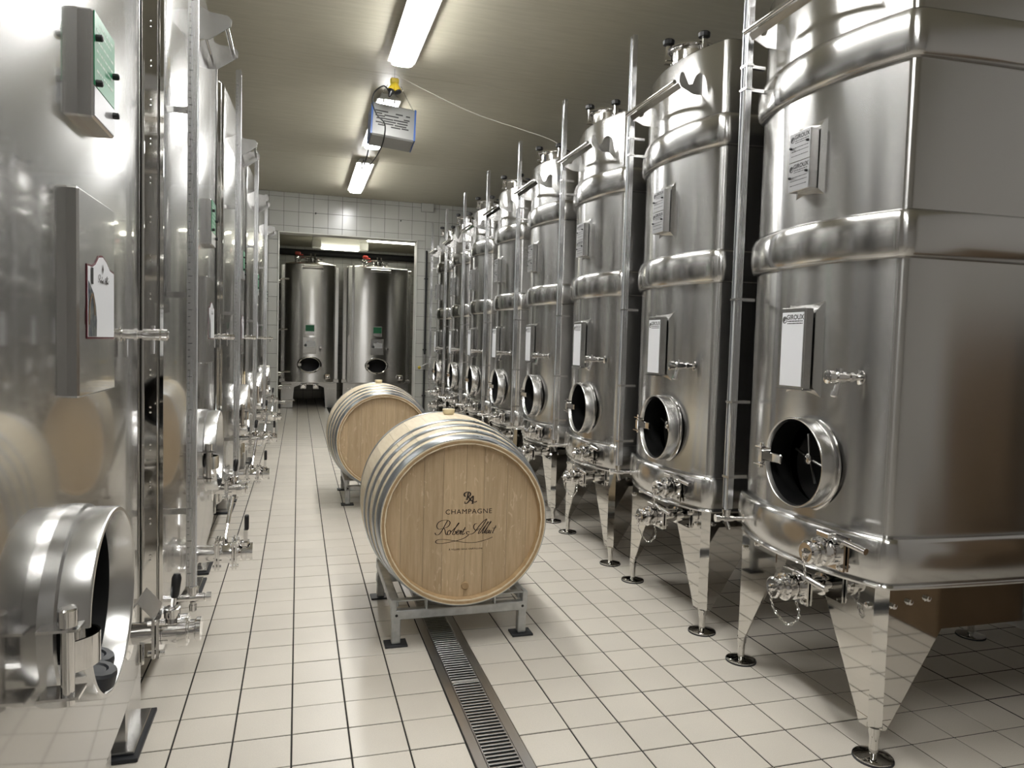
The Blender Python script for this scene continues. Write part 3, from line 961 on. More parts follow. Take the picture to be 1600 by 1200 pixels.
        mb.lathe(fc, (0, 0, 1), [(.004, .068), (.010, .069), (.013, .064), (.020, .030), (.024, .016), (.09, .016), (.09, .021), (.118, .021), (.118, .013), (.145, .013)], 28)
        mb.build('foot', M['mirror'], lg)
        mb = MB(); mb.lathe(fc, (0, 0, 1), [(0, .071), (.005, .071), (.0062, .066)], 28); mb.build('foot_pad', M['rubber'], lg)
        mb = MB()
        for a, z in ((.05, .575), (.12, .585), (.20, .592)):
            bolt(mb, fx2(a, z, 0), (0, -dy, 0), .011, .011)
        for a, z in ((.06, .56), (.15, .60)):
            bolt(mb, fy(a, z, 0), (-dx, 0, 0), .011, .011)
        mb.build('leg_bolt', M['chrome'], lg)
    mb = MB()
    mb.prism([(-.22, .585), (.22, .585), (.22, .638), (-.22, .638)], .007, .012, lambda a, b, d: (d, a, b))
    mb.build('front_apron', M['mirror'], t, ang=0)
    for sy in (-1, 1):
        mb = MB()
        y = sy * .436
        mb.prism([(.25, .47), (1.17, .47), (1.17, .64), (.25, .64)], y - .002, y + .002, lambda a, b, d: (a, d, b))
        mb.build('side_apron', M['mirror'], t, ang=0)
    return t

R_YC0, R_PITCH, R_N = 2.470, 1.184, 8
def r_loc(k):
    y = R_YC0 + R_PITCH * k
    return (2.03 + .0105 * (y - 2.47), y, 0)
NUM = ['nearest the camera', 'second from the camera', 'third from the camera', 'fourth from the camera', 'fifth from the camera', 'sixth from the camera', 'second last before the tiled wall', 'last, beside the tiled back wall']
rt = build_right_tank()
for k in range(R_N):
    o = rt if k == 0 else copy_tree(rt)
    o.location = r_loc(k); o.rotation_euler.z = -.0105
    tag(o, 'banded steel tank in the right row, ' + NUM[k], 'tank', 'banded steel tanks of the right row')

# ------------------------------------------------------------------ left-hand tank (aisle on +x)
LCORE = (.06, 1.35, .81, .03, .02, .04)
def build_left_tank(first):
    t = empty('wine_tank', (0, 0, 0))
    rb = .12
    fxl = lambda y: -front_x(LCORE, rb, -y)
    MY, MZ = .02, .93
    mb = MB()
    holed_front(mb, LCORE, rb, .43, 1.62, -MY, MZ, .176, .24, sg=-1)
    skin_without_front(mb, LCORE, rb, .43, 1.62, sg=-1)
    mb.loft([plan_ring(LCORE, rb, 1.62, sg=-1), plan_ring(LCORE, rb, 3.02, sg=-1), plan_ring(LCORE, rb - .01, 3.035, sg=-1), plan_ring((.3, 1.1, .5, .05, .02, .03), .1, 3.10, sg=-1), plan_ring((.6, .9, .1, .02, .02, .02), .05, 3.14, sg=-1)], cap1=True)
    mb.loft([plan_ring(LCORE, rb, .43, sg=-1), plan_ring(LCORE, rb - .004, .415, sg=-1), plan_ring(LCORE, rb - .02, .405, sg=-1), plan_ring((.5, .9, .3, .03, .02, .03), .1, .36, sg=-1)], cap1=True)
    mb.build('body', M['lbody'], t, weld=.0008)
    # welded corner strips
    for s in (-1, 1):
        c = Vector((-.06, s * .81, 0)); n = Vector((cos(R(45)), s * sin(R(45)), 0)); tg = Vector((-n.y, n.x, 0))
        mb = MB()
        for off, wd, pr in ((0, .052, .123), (-.045, .018, .119), (.045, .018, .119)):
            m3 = Matrix(((tg.x, n.x, 0), (tg.y, n.y, 0), (0, 0, 1)))
            p = c + n * (pr + .003) + tg * off
            mb.box((p.x, p.y, 1.72), (wd, .010, 2.58), m3, bev=.002)
        st = mb.build('corner_strip', M['mirror'], t, ang=20)
        mb = MB(); z = .55
        while z < 2.95:
            for q in (0, .018):
                p = c + n * .131 + Vector((0, 0, z + q)); mb.lathe(p, n, [(0, .004), (.0015, .004), (.0025, .002)], 6)
            z += .13
        mb.build('weld_spot', M['chrome'], st)
    # legs
    for lx in (-.075, -1.25):
        for s in (-1, 1):
            mb = MB().box((lx, s * .80, .225), (.075, .23, .41), bev=.006)
            lg = mb.build('leg', M['satin'], t)
            MB().box((lx + .005, s * .80, .022), (.125, .31, .012), bev=.002).build('foot_plate', M['satin'], lg)
            MB().box((lx + .008, s * .80, .008), (.15, .36, .014), bev=.002).build('foot_pad', M['rubber'], lg)
    # manhole
    f0 = fxl(MY)
    mb = MB(); collar(mb, (f0 - .012, MY, MZ), .188, .092, .013, R(180 + 16) - 2 * pi, R(180 - 4), 1)
    man = mb.build('manhole', M['satin'], t, ang=40)
    mb = MB(); mb.lathe((f0 - .016, MY, MZ), (1, 0, 0), [(0, .204), (.008, .204), (.014, .196), (.040, .194), (.044, .188)], 48, cap=False)
    mb.build('neck_ring', M['satin'], man)
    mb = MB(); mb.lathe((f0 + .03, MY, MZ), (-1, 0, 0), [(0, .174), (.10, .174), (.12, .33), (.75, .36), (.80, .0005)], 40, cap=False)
    mb.build('manhole_inside', M['inside_shade'], man, recalc=False)
    hp = Vector((f0 + .052, MY - .212, MZ - .025))
    mb = MB()
    mb.cyl(hp + Vector((0, 0, -.085)), hp + Vector((0, 0, .075)), .011, 14)
    mb.lathe(hp + Vector((0, 0, .055)), (0, 0, 1), [(0, .016), (.028, .016), (.031, .013)], 14)
    for dz in (.050, -.070):
        mb.box(hp + Vector((-.012, .012, dz)), (.065, .055, .005))
    mb.build('hinge_pin', M['chrome'], man)
    mb = MB()
    pts = [(hp.x + .008, hp.y + .006), (hp.x + .030, hp.y + .03), (hp.x + .035, hp.y + .06), (hp.x + .015, hp.y + .085), (hp.x - .02, hp.y + .085), (hp.x - .06, hp.y + .07)]
    q = catmull(pts)
    vs = []
    for i, p in enumerate(q):
        a = Vector(q[max(i - 1, 0)]); b = Vector(q[min(i + 1, len(q) - 1)]); d = (b - a).normalized(); nn = Vector((-d.y, d.x)) * .0025
        for sgn in (-1, 1):
            for dz in (-.028, .028): vs.append((p[0] + sgn * nn.x, p[1] + sgn * nn.y, hp.z + dz - .005))
    fs = []
    for i in range(len(q) - 1):
        a = 4 * i; b = a + 4
        fs += [(a, a + 1, b + 1, b), (a + 2, b + 2, b + 3, a + 3), (a, b, b + 2, a + 2), (a + 1, a + 3, b + 3, b + 1)]
    mb.add(vs, fs); mb.build('hinge_strap', M['chrome'], man, ang=40)
    for dy, dz in ((-.045, -.155), (.015, -.150)):
        mb = MB(); n = 16; prof = []
        p = Vector((f0 + .048 - (dy + .045) * .3, MY + dy, MZ + dz))
        for tz, r in ((0, .036), (.004, .040), (.030, .040), (.036, .036), (.037, .022), (.034, .018)):
            prof.append((tz, r))
        mb.lathe(p, (.25, 0, 1), prof, 12)
        mb.build('star_knob', M['rubber'], man)
    # board with the tank sign
    by, bz = .145, 1.545
    x0 = fxl(by)
    mb = MB(); mb.box((x0 + .004, by, bz), (.036, .285, .41), bev=.004)
    bd = mb.build('sign_board', M['mirror'] if False else M['lbody'], t)
    xs = x0 + .0225
    def P(a, b): return (xs, by + .012 + a * 1.27, bz + b)
    def signpoly(g):
        pts = [(-.078 - g, -.085 - g), (.088 + g, -.085 - g), (.088 + g, .058 + g), (.060, .062 + g), (.035, .078 + g), (.012, .086 + g), (-.01, .083 + g), (-.03, .066 + g), (-.05, .058 + g), (-.078 - g, .058 + g)]
        return pts
    MB().prism(signpoly(.004), 0, .001, lambda a, b, d: (xs + d, by + .012 + a * 1.27, bz + b)).build('sign_border', M['wine'], bd, ang=0)
    MB().prism(signpoly(0), 0, .002, lambda a, b, d: (xs + d, by + .012 + a * 1.27, bz + b)).build('white_sign', M['white'], bd, ang=0)
    pic = MB(); pp = [(-.077, -.084), (-.030, -.084), (-.028, -.05), (-.034, -.02), (-.047, .005), (-.066, .02), (-.077, .028)]
    pic.prism(pp, .002, .0026, lambda a, b, d: (xs + d, by + .012 + a * 1.27, bz + b)).build('sign_picture', M['picture'], bd, ang=0)
    xs2 = xs + .0034
    def P2(a, b): return (xs2, by + .012 + a * 1.27, bz + b)
    ar = MB(); ribbon(ar, [(-.076, -.06), (-.072, -.02), (-.058, .002), (-.048, -.01), (-.042, -.04)], .006, P2, False); ar.build('picture_arch', M['cardboard'], bd, ang=0, recalc=False)
    ink = MB()
    def script(a, b): return P2(.012 + a * .000085, .036 - b * .000085)
    for st in SIGNATURE[:-2]: ribbon(ink, [(p[0] - 560, p[1] - 760) for p in st[:12]], 16, script)
    ink.add([P2(.004, .060), P2(.008, .050), P2(.012, .060), P2(.008, .072)], [(0, 1, 2, 3)])
    ink.build('sign_script', M['brownink'], bd, ang=0, recalc=False)
    if first:
        ink = MB(); put_text(ink, '1', .046, P2, -.058, .038, 1.9, .0012); ink.build('sign_numeral', M['ink'], bd, ang=0, recalc=False)
    # green maker's plate
    py, pz = .165, 2.01
    x0 = fxl(py)
    pb = MB().box((x0 + .008, py, pz), (.044, .17, .215), bev=.004).build('plate_box', M['satin'], t)
    xp = x0 + .0306
    MB().box((xp, py, pz + .032), (.002, .164, .146)).build('green_plate', M['green'], pb, ang=0)
    MB().box((xp, py, pz - .073), (.002, .164, .058)).build('grey_plate', M['enamel'], pb, ang=0)
    ink = MB()
    for k, zz in enumerate((.086, .072, .050, .030, .012, -.010)):
        y = -.066 if k else -.05
        while y < .05:
            l = random.choice((.008, .014, .02)); ink.add([(xp + .0014, py + y, pz + zz), (xp + .0014, py + y + l, pz + zz), (xp + .0014, py + y + l, pz + zz + .0045), (xp + .0014, py + y, pz + zz + .0045)], [(0, 1, 2, 3)]); y += l + .005
    ink.build('plate_print', M['greenink'], pb, ang=0, recalc=False)
    for a, b in ((-.07, .055), (.068, .025), (-.07, -.035), (.068, -.06)):
        mb = MB(); mb.lathe((xp, py + a, pz + b), (1, 0, 0), [(0, .007), (.012, .007), (.014, .004)], 10); mb.build('plate_screw', M['black'], pb)
    # tasting tap
    ty, tz = .50, 1.468
    x0 = fxl(ty)
    mb = MB()
    mb.lathe((x0 - .004, ty, tz), (1, .05, 0), [(0, .02), (.006, .02), (.008, .012), (.035, .012), (.035, .0155), (.043, .0155), (.043, .011), (.056, .011), (.056, .0155), (.095, .0155), (.097, .013), (.100, .0155), (.113, .0155), (.115, .010), (.118, .010)], 16)
    mb.cyl((x0 + .075, ty + .003, tz + .014), (x0 + .075, ty + .003, tz + .024), .006, 8)
    mb.cyl((x0 + .075, ty + .003, tz - .010), (x0 + .075, ty + .003, tz - .050), .0055, 10)
    mb.cyl((x0 + .012, ty, tz - .008), (x0 + .012, ty, tz - .06), .005, 8)
    mb.build('tasting_tap', M['chrome'], t)
    # upper outlet with folded cover and ball valve
    vy, vz = .62, .625
    x0 = fxl(vy)
    def s2(mm): mm.v = [(x0 + (p[0] - x0) * 1.12, vy + (p[1] - vy) * 1.28, vz + (p[2] - vz) * 1.25) for p in mm.v]; return mm
    mb = MB()
    mb.lathe((x0 - .004, vy, vz), (1, 0, 0), [(0, .055), (.007, .055), (.009, .024), (.062, .024)], 20)
    for xx in (.064, .074): mb.box((x0 + xx, vy, vz), (.007, .088, .088))
    for a in (-1, 1):
        for b in (-1, 1): mb.cyl((x0 + .050, vy + a * .034, vz + b * .034), (x0 + .090, vy + a * .034, vz + b * .034), .006, 6)
    mb.lathe((x0 + .078, vy, vz), (1, 0, 0), [(0, .028), (.035, .028), (.037, .036), (.058, .036), (.058, .030), (.062, .030), (.062, .022), (.076, .022), (.080, .027), (.090, .027)], 22)
    uv = s2(mb).build('upper_valve', M['chrome'], t)
    mb = MB(); mb.lathe((x0 + .100, vy, vz + .020), (0, 0, 1), [(0, .018), (.012, .016), (.014, .020), (.034, .020), (.036, .016)], 16)
    mb.cyl((x0 + .100, vy, vz + .045), (x0 + .104, vy + .006, vz + .085), .006, 10)
    s2(mb).build('valve_stem', M['chrome'], uv)
    mb = MB(); mb.lathe((x0 + .1035, vy + .005, vz + .075), (.10, .15, 1), [(0, .008), (.006, .011), (.045, .012), (.054, .008)], 12); s2(mb).build('grip', M['black'], uv)
    mb = MB()
    for a, b in (((x0 + .002, vz + .05), (x0 + .03, vz + .085)), ((x0 + .03, vz + .085), (x0 + .068, vz + .045))):
        mb.frustum([(a[0], vy - .05, a[1]), (b[0], vy - .05, b[1]), (b[0], vy + .05, b[1]), (a[0], vy + .05, a[1])],
                   [(a[0], vy - .05, a[1] + .003), (b[0], vy - .05, b[1] + .003), (b[0], vy + .05, b[1] + .003), (a[0], vy + .05, a[1] + .003)])
    s2(mb).build('folded_cover', M['satin'], uv, ang=0)
    # drain at the bottom of the front
    vy, vz = -.06, .455
    x0 = fxl(vy)
    def s3(mm): mm.v = [(p[0], vy + (p[1] - vy) * 1.42, vz + (p[2] - vz) * 1.42) for p in mm.v]; return mm
    mb = MB()
    mb.lathe((x0 - .03, vy, vz), (1, 0, 0), [(0, .045), (.03, .028), (.10, .026)], 20)
    for xx in (.075, .088, .150, .163): mb.box((x0 + xx, vy, vz), (.008, .090, .090))
    for xx in (.075, .150):
        for a in (-1, 1):
            for b in (-1, 1): mb.cyl((x0 + xx - .012, vy + a * .035, vz + b * .035), (x0 + xx + .025, vy + a * .035, vz + b * .035), .006, 6)
    mb.lathe((x0 + .09, vy, vz), (1, 0, 0), [(0, .034), (.06, .034), (.076, .030), (.095, .022), (.100, .028), (.116, .028), (.117, .024), (.132, .024), (.132, .030), (.145, .030)], 22)
    dv = s3(mb).build('drain_valve', M['chrome'], t)
    mb = MB(); mb.lathe((x0 + .112, vy, vz + .03), (0, 0, 1), [(0, .012), (.02, .012), (.022, .009)], 10)
    mb.cyl((x0 + .112, vy, vz + .045), (x0 + .122, vy + .03, vz + .10), .006, 8); mb.cyl((x0 + .120, vy + .026, vz + .09), (x0 + .134, vy + .07, vz + .17), .0095, 12)
    s3(mb).build('long_lever', M['chrome'], dv)
    mb = MB(); mb.box((x0 + .203, vy, vz + .045), (.018, .024, .06)); mb.lathe((x0 + .198, vy, vz + .024), (0, 0, 1), [(0, .024), (.012, .024), (.014, .014)], 14); s3(mb).build('short_lever', M['chrome'], dv)
    s3(MB().box((x0 + .206, vy + .004, vz + .098), (.020, .024, .050), bev=.004)).build('grip', M['black'], dv)
    # level gauge
    gy, gx, g0, g1 = -.68, .138, .515, 3.16
    mb = MB()
    mb.box((gx - .016, gy, (g0 + g1) / 2), (.004, .050, g1 - g0)); mb.box((gx, gy - .024, (g0 + g1) / 2), (.032, .004, g1 - g0)); mb.box((gx - .004, gy + .024, (g0 + g1) / 2), (.022, .004, g1 - g0))
    gg = mb.build('level_gauge', M['alu'], t, ang=0)
    MB().cyl((gx + .004, gy + .006, g0 - .03), (gx + .004, gy + .006, g1 - .02), .0125, 12).build('sight_tube', M['tubeplastic'], gg)
    mb = MB(); z = g0 + .05
    k = 0
    while z < g1 - .05:
        l = .014 if k % 5 == 0 else .007
        mb.box((gx - .013 + l / 2, gy - .0262, z), (l, .0008, .0016)); z += .025; k += 1
    mb.build('ruler_marks', M['ink'], gg, ang=0)
    for z in (.80, 1.62, 2.3):
        mb = MB(); mb.box((gx - .045, gy, z), (.065, .006, .022)); mb.box((gx - .02, gy, z), (.01, .06, .014)); mb.build('gauge_bracket', M['black'] if False else M['satin'], gg, ang=0)
    mb = MB()
    mb.lathe((gx + .004, gy + .006, g0 - .045), (0, 0, 1), [(0, .015), (.006, .019), (.034, .019), (.036, .016)], 12)
    mb.lathe((gx - .07, gy + .006, g0 - .055), (1, 0, 0), [(0, .012), (.05, .012), (.05, .016), (.115, .016), (.117, .012), (.122, .012), (.122, .017), (.140, .017)], 14)
    mb.lathe((gx + .004, gy + .006, g0 - .07), (0, 0, -1), [(0, .011), (.012, .011), (.012, .014), (.034, .014), (.04, .008)], 12)
    mb.build('gauge_tap', M['chrome'], gg)
    # hose rail near the top
    zz = 2.84
    xr = .20
    rail = MB().cyl((xr, -.18, zz), (xr, .18, zz), .010, 12)
    rail.cyl((.11, -.18, zz - .05), (.11, .18, zz - .05), .006, 8)
    ro = rail.build('hose_rail', M['chrome'], t)
    for s in (-1, 1):
        x0 = fxl(s * .18)
        MB().prism([(x0 - .004, zz - .09), (x0 + .045, zz - .085), (x0 + .10, zz - .045), (xr + .022, zz - .02), (xr + .026, zz + .008), (xr + .01, zz + .026), (x0 + .05, zz + .03), (x0 - .004, zz + .055)], s * .18 - .002, s * .18 + .002, lambda a, b, d: (a, d, b)).build('rail_bracket', M['satin'], ro, ang=0)
    return t

# handwriting traced stroke by stroke (same hand on the barrel head and, tiny, on the tank signs)
SIGNATURE = [
    [(312, 640), (285, 690), (250, 760), (215, 812), (185, 830), (160, 824), (150, 800)],
    [(250, 748), (198, 752), (172, 718), (188, 668), (240, 638), (308, 634), (346, 660), (334, 706), (292, 734), (262, 736)],
    [(262, 736), (280, 762), (288, 800), (300, 828), (322, 818)],
    [(345, 768), (320, 788), (314, 820), (332, 829), (356, 806), (354, 778), (345, 768), (365, 790)],
    [(365, 790), (428, 726), (464, 682), (462, 672), (430, 722), (394, 792), (386, 822), (404, 830), (428, 806), (420, 784), (444, 792)],
    [(444, 806), (468, 786), (470, 770), (454, 770), (440, 798), (444, 826), (462, 824), (482, 800)],
    [(482, 800), (494, 772), (500, 786), (488, 828), (506, 790), (524, 778)],
    [(556, 728), (528, 786), (512, 822), (526, 829), (548, 808)], [(518, 764), (560, 756)],
    [(612, 800), (596, 788), (574, 796), (578, 820), (604, 826), (650, 820), (690, 790), (740, 718), (800, 650), (848, 618)],
    [(735, 768), (694, 772), (668, 732), (682, 690), (716, 682)],
    [(848, 618), (800, 700), (748, 782), (734, 818), (756, 812)], [(700, 762), (772, 750)],
    [(756, 812), (822, 722), (868, 664), (858, 668), (806, 762), (786, 812), (802, 814)],
    [(802, 814), (862, 722), (904, 662), (894, 664), (840, 768), (822, 812), (838, 812)],
    [(888, 776), (862, 776), (842, 802), (848, 818), (872, 796), (890, 774), (872, 810), (888, 812)],
    [(912, 776), (892, 814), (908, 810)], [(924, 744), (928, 742)],
    [(976, 712), (942, 780), (930, 812), (946, 812)], [(930, 748), (980, 738)],
    [(604, 832), (560, 868), (500, 894), (430, 914)],
    [(430, 914), (330, 932), (250, 946), (186, 944), (160, 926), (178, 900), (240, 890), (340, 900), (430, 914), (540, 934), (640, 940), (740, 930), (850, 900), (932, 868)],
]
MONOGRAM = [
    [(548, 318), (530, 300), (536, 272), (572, 256), (602, 262), (614, 286), (600, 312), (574, 318)],
    [(584, 262), (578, 310), (568, 352)], [(552, 356), (584, 358)], [(582, 316), (606, 346), (640, 380), (672, 392), (704, 380)],
    [(536, 404), (552, 410), (580, 396), (620, 342), (650, 308)], [(652, 306), (650, 360), (644, 408)], [(606, 372), (648, 370)], [(628, 412), (662, 410)], [(536, 396), (546, 388)],
]

lt = build_left_tank(True)
L_Y = (1.58, 3.63, 5.68, 7.73, 9.78)
LNUM = ['nearest the camera, with sign number one', 'second from the camera', 'third from the camera', 'fourth from the camera', 'last, next to the tiled wall']
for k, y in enumerate(L_Y):
    o = lt if k == 0 else copy_tree(lt)
    o.location = (-.52, y, 0)
    if k:
        for ch in o.children:
            for g in list(ch.children):
                if g.name.startswith('sign_numeral'): bpy.data.objects.remove(g)
    tag(o, 'tall smooth steel tank in the left row, ' + LNUM[k], 'tank', 'smooth steel tanks of the left row')

# the levers of the nearest tank's drain are turned down
for ch in lt.children:
    if ch.name.startswith('drain_valve'):
        for g in ch.children:
            g.scale.z = -1; g.location.z = 2 * .455

# ------------------------------------------------------------------ barrels
RH, RBL, STT = .401, .466, .030
def rad(tt): return RH + (RBL - RH) * (1 - (2 * tt - 1) ** 2)
def build_barrel(printed):
    t = empty('oak_barrel', (0, 0, 0))
    NS = 30
    mb = MB(); n = 14; half = pi / NS - .0009
    vs = []; fs = []
    for i in range(n + 1):
        tt = i / n; y = tt * BL; r = rad(tt)
        end = i in (0, n)
        for rr, aa in ((r, -1), (r, -.33), (r, .33), (r, 1), (r - STT, 1), (r - STT, -1)):
            a = aa * half
            if end and rr < r: rr = r - STT + .008
            vs.append((rr * sin(a), y, rr * cos(a)))
    for i in range(n):
        for k in range(6):
            l = (k + 1) % 6
            fs.append((i * 6 + k, i * 6 + l, i * 6 + 6 + l, i * 6 + 6 + k))
    fs.append(tuple(range(6))); fs.append(tuple(range(n * 6 + 5, n * 6 - 1, -1)))
    mb.add(vs, fs)
    s0 = mb.build('stave', M['stave'], t, ang=50)
    for k in range(1, NS):
        c = s0.copy(); col.objects.link(c); c.rotation_euler.y = 2 * pi * k / NS
    # heads built from upright boards
    ws = [.085, .115, .10, .12, .095, .125, .105, .078]
    tot = sum(ws); RI = RH - .018
    for side in (0, 1):
        y0 = .034 if side == 0 else BL - .034 - .02
        x = -tot / 2 * (2 * RI / tot)
        for wd in ws:
            wd2 = wd * 2 * RI / tot
            a, b = x + .0006, x + wd2 - .0006; x += wd2
            pts = []
            m = 8
            for i in range(m + 1):
                xx = a + (b - a) * i / m
                pts.append((xx, -sqrt(max(RI * RI - xx * xx, 0))))
            for i in range(m, -1, -1):
                xx = a + (b - a) * i / m
                pts.append((xx, sqrt(max(RI * RI - xx * xx, 0)) + 1e-5))
            MB().prism(pts, y0 + random.uniform(-.0004, .0004), y0 + .02, lambda p, q, d: (p, d, q)).build('head_board', M['head'], t, ang=0)
        MB().lathe((0, 0 if side == 0 else BL, 0), (0, 1 if side == 0 else -1, 0), [(-.0005, RH - .005), (-.0012, RH - .016), (.010, RH - .026), (.034, RH - .029)], 72, cap=False).build('chime_ring', M['chime'], t, ang=60)
    # hoops
    for (d0, d1) in ((.004, .062), (.098, .136), (.202, .240), (.315, .353)):
        for side in (0, 1):
            mb = MB(); u = []
            for d, e in ((d0, .0008), (d0, .0034), (d0 + .002, .0044), (d1 - .002, .0044), (d1, .0034), (d1, .0008)):
                u.append((d, rad(d / BL) + e))
            mb.lathe((0, 0 if side == 0 else BL, 0), (0, 1 if side == 0 else -1, 0), u, 96, cap=False)
            ho = mb.build('hoop', M['hoop'], t, ang=40)
            # riveted overlap near the top
            mb = MB(); aa = R(4) + d0 * .25
            r = rad((d0 + d1) / 2 / BL) + .0048
            na = 8; vs = []; fs = []
            for i in range(na + 1):
                a = aa + .02 + (.30) * i / na
                for d in (d0 + (.006 if i == 0 else .001), d1 - (.006 if i == 0 else .001)):
                    y = d if side == 0 else BL - d
                    r2 = rad(d / BL) + .0062
                    vs.append((r2 * sin(a), y, r2 * cos(a)))
            for i in range(na): fs.append((2 * i, 2 * i + 1, 2 * i + 3, 2 * i + 2))
            mb.add(vs, fs); mb.build('hoop_overlap', M['hoop'], ho, recalc=False)
            mb = MB()
            for q in (.05, .10):
                a = aa + q + .02; y = (d0 + d1) / 2; y = y if side == 0 else BL - y
                mb.lathe((r * sin(a), y, r * cos(a)), (sin(a), 0, cos(a)), [(0, .006), (.003, .006), (.0045, .003)], 8)
            mb.build('rivet', M['hoop'], ho)
    # bung and tap plug
    mb = MB(); mb.lathe((0, BL / 2, RBL - .012), (0, 0, 1), [(0, .026), (.016, .027), (.018, .032), (.040, .034), (.042, .030)], 24); mb.build('bung', M['bung'], t)
    mb = MB(); mb.lathe((.012, .036, -.318), (0, -1, 0), [(0, .019), (.010, .018), (.012, .015)], 20); mb.build('plug', M['chime'], t)
    if printed:
        S = .000363
        yp = .0328
        def H(a, b): return ((a - 535) * S, yp, -(b + .026 * (a - 535) - 645) * S)
        ink = MB()
        for st in MONOGRAM: ribbon(ink, st, 17, H)
        ink.build('monogram', M['brownink'], t, ang=0, recalc=False)
        ink = MB()
        def T(a, b): return (a, yp, b)
        put_text(ink, 'CHAMPAGNE', .0335, T, (598 - 535) * S, (645 - 522) * S, 1.05, .0, 1.12); ink.build('printed_word', M['brownink'], t, ang=0, recalc=False)
        ink = MB()
        for st in SIGNATURE: ribbon(ink, st, 10.5, H)
        ink.build('printed_signature', M['brownink'], t, ang=0, recalc=False)
        ink = MB(); put_text(ink, 'À VILLERS SOUS CHÂTILLON', .0100, T, (566 - 535) * S, (645 - 1026) * S, 1.05, .0003, 1.25); ink.build('printed_place_line', M['brownink'], t, ang=0, recalc=False)
    return t
ba = build_barrel(True)
ba.location = B1; ba.rotation_euler.z = R(-2.0); tag(ba, 'large oak barrel with dark printed head, standing at the front', 'barrel', 'oak barrels on galvanised stands')
bb = build_barrel(False)
bb.location = B2; tag(bb, 'plain unprinted oak barrel behind the printed one', 'barrel', 'oak barrels on galvanised stands')
bb.rotation_euler.y = 0.0

def build_stand():
    t = empty('barrel_stand', (0, 0, 0))
    HX, LY = .318, .72
    for sx in (-1, 1):
        for y in (.025, LY - .025):
            lg = MB().box((sx * HX, y, .092), (.042, .042, .165), bev=.004).build('leg', M['galv'], t)
            MB().box((sx * HX, y, .005), (.108, .085, .010), bev=.001).build('foot_plate', M['rubber'], lg)
            mb = MB(); mb.lathe((sx * HX, y - .0215 if y < .3 else y + .0215, .150), (0, -1 if y < .3 else 1, 0), [(0, .007), (.0008, .007), (.0009, .0005)], 10); mb.build('bolt_hole', M['ink'], lg)
    for y in (.025, LY - .025):
        dz = 0 if y < .3 else -.035
        MB().box((0, y, .150 + dz), (2 * HX + .05, .042, .046), bev=.004).build('cross_beam', M['galv'], t)
        for sx in (-1, 1):
            MB().box((sx * (HX + .012), y, .197), (.026, .042, .058), bev=.003).build('upright', M['galv'], t)
            MB().box((sx * (HX - .070), y, .220 + dz * 1.3), (.16, .040, .006), bev=.001).build('top_strap', M['galv'], t)
            MB().box((sx * .172, y, .195 + dz * 1.15), (.008, .042, .046 + dz * .3)).build('cradle_tab', M['galv'], t, ang=0)
    for sx in (-1, 1):
        MB().box((sx * (HX + .005), LY / 2, .197), (.042, LY - .095, .044), bev=.004).build('side_rail', M['galv'], t)
    return t
st = build_stand()
st.location = (.787, 3.40, 0); tag(st, 'galvanised steel stand under the printed front barrel', 'stand', 'barrel stands')
s2 = copy_tree(st); s2.location = (.755, 6.48, 0); tag(s2, 'galvanised steel stand under the plain rear barrel', 'stand', 'barrel stands')

# ------------------------------------------------------------------ hanging unit, plug, cables
hu = empty('hanging_fan_unit', (.752, 6.25, 3.33)); hu.rotation_euler = (R(-14), R(4), R(2))
tag(hu, 'grey slotted steel unit hanging on chains below the ceiling lamps', 'fan unit')
hw, hh, hd = .185, .150, .10
MB().box((0, hd, 0), (2 * hw, 2 * hd, 2 * hh), bev=.012).build('case', M['fan'], hu)
random.seed(3)
slots = [(-.11, .075, .12), (.045, .070, .06), (.12, .066, .035), (-.125, .052, .05), (-.02, .043, .12), (.11, .03, .05), (-.115, .030, .08), (-.06, .010, .11), (.06, .012, .12), (-.12, .006, .05), (-.04, -.012, .12), (.075, -.012, .09), (-.125, -.030, .05), (-.05, -.034, .10), (.06, -.036, .10), (.10, -.055, .06), (-.10, -.052, .06), (.02, -.058, .08)]
for a, b, l in slots:
    MB().box((a, -.001, b), (l, .004, .0095)).build('slot', M['ink'], hu, ang=0)
for s in (-1, 1):
    MB().box((s * (hw + .002), hd, 0), (.008, 2 * hd + .004, 2 * hh - .01), bev=.002).build('film_edge', M['blue'], hu)
    MB().box((s * (hw - .004), -.002, 0), (.012, .004, 2 * hh - .01)).build('film_strip', M['blue'], hu, ang=0)
for sx in (-1, 1):
    mb = MB(); chain(mb, [(sx * (hw - .02), .02, hh), (sx * .10, .03, hh + .12), (sx * .055, .05, hh + .225)], .0018, .014); mb.build('hanging_chain', M['satin'], hu)

pl = empty('yellow_socket', (.735, 6.10, 3.60)); tag(pl, 'yellow double socket hanging from a ceiling hook', 'socket')
mb = MB()
for s in (-1, 1):
    mb.lathe((0, 0, 0), (s * .35, -.25, -1), [(-.02, .016), (0, .024), (.05, .028), (.075, .034), (.08, .034)], 14)
mb.box((0, 0, .01), (.07, .05, .05), bev=.01)
mb.build('socket_body', M['yellow'], pl)
for s in (-1, 1):
    d = Vector((s * .35, -.25, -1)).normalized()
    mb = MB(); mb.lathe(d * .078, d, [(0, .030), (.012, .030), (.016, .022)] + ([(.04, .016), (.06, .008)] if s < 0 else []), 14); mb.build('socket_end', M['black'], pl)
mb = MB(); mb.tube([(0, 0, .03), (0, .005, .06), (0, 0, .085), (0, 0, .11)], .003, 6); mb.build('hook', M['satin'], pl)
def rel(o, pts):
    m = o.matrix_basis.inverted(); return [m @ Vector(p) for p in pts]
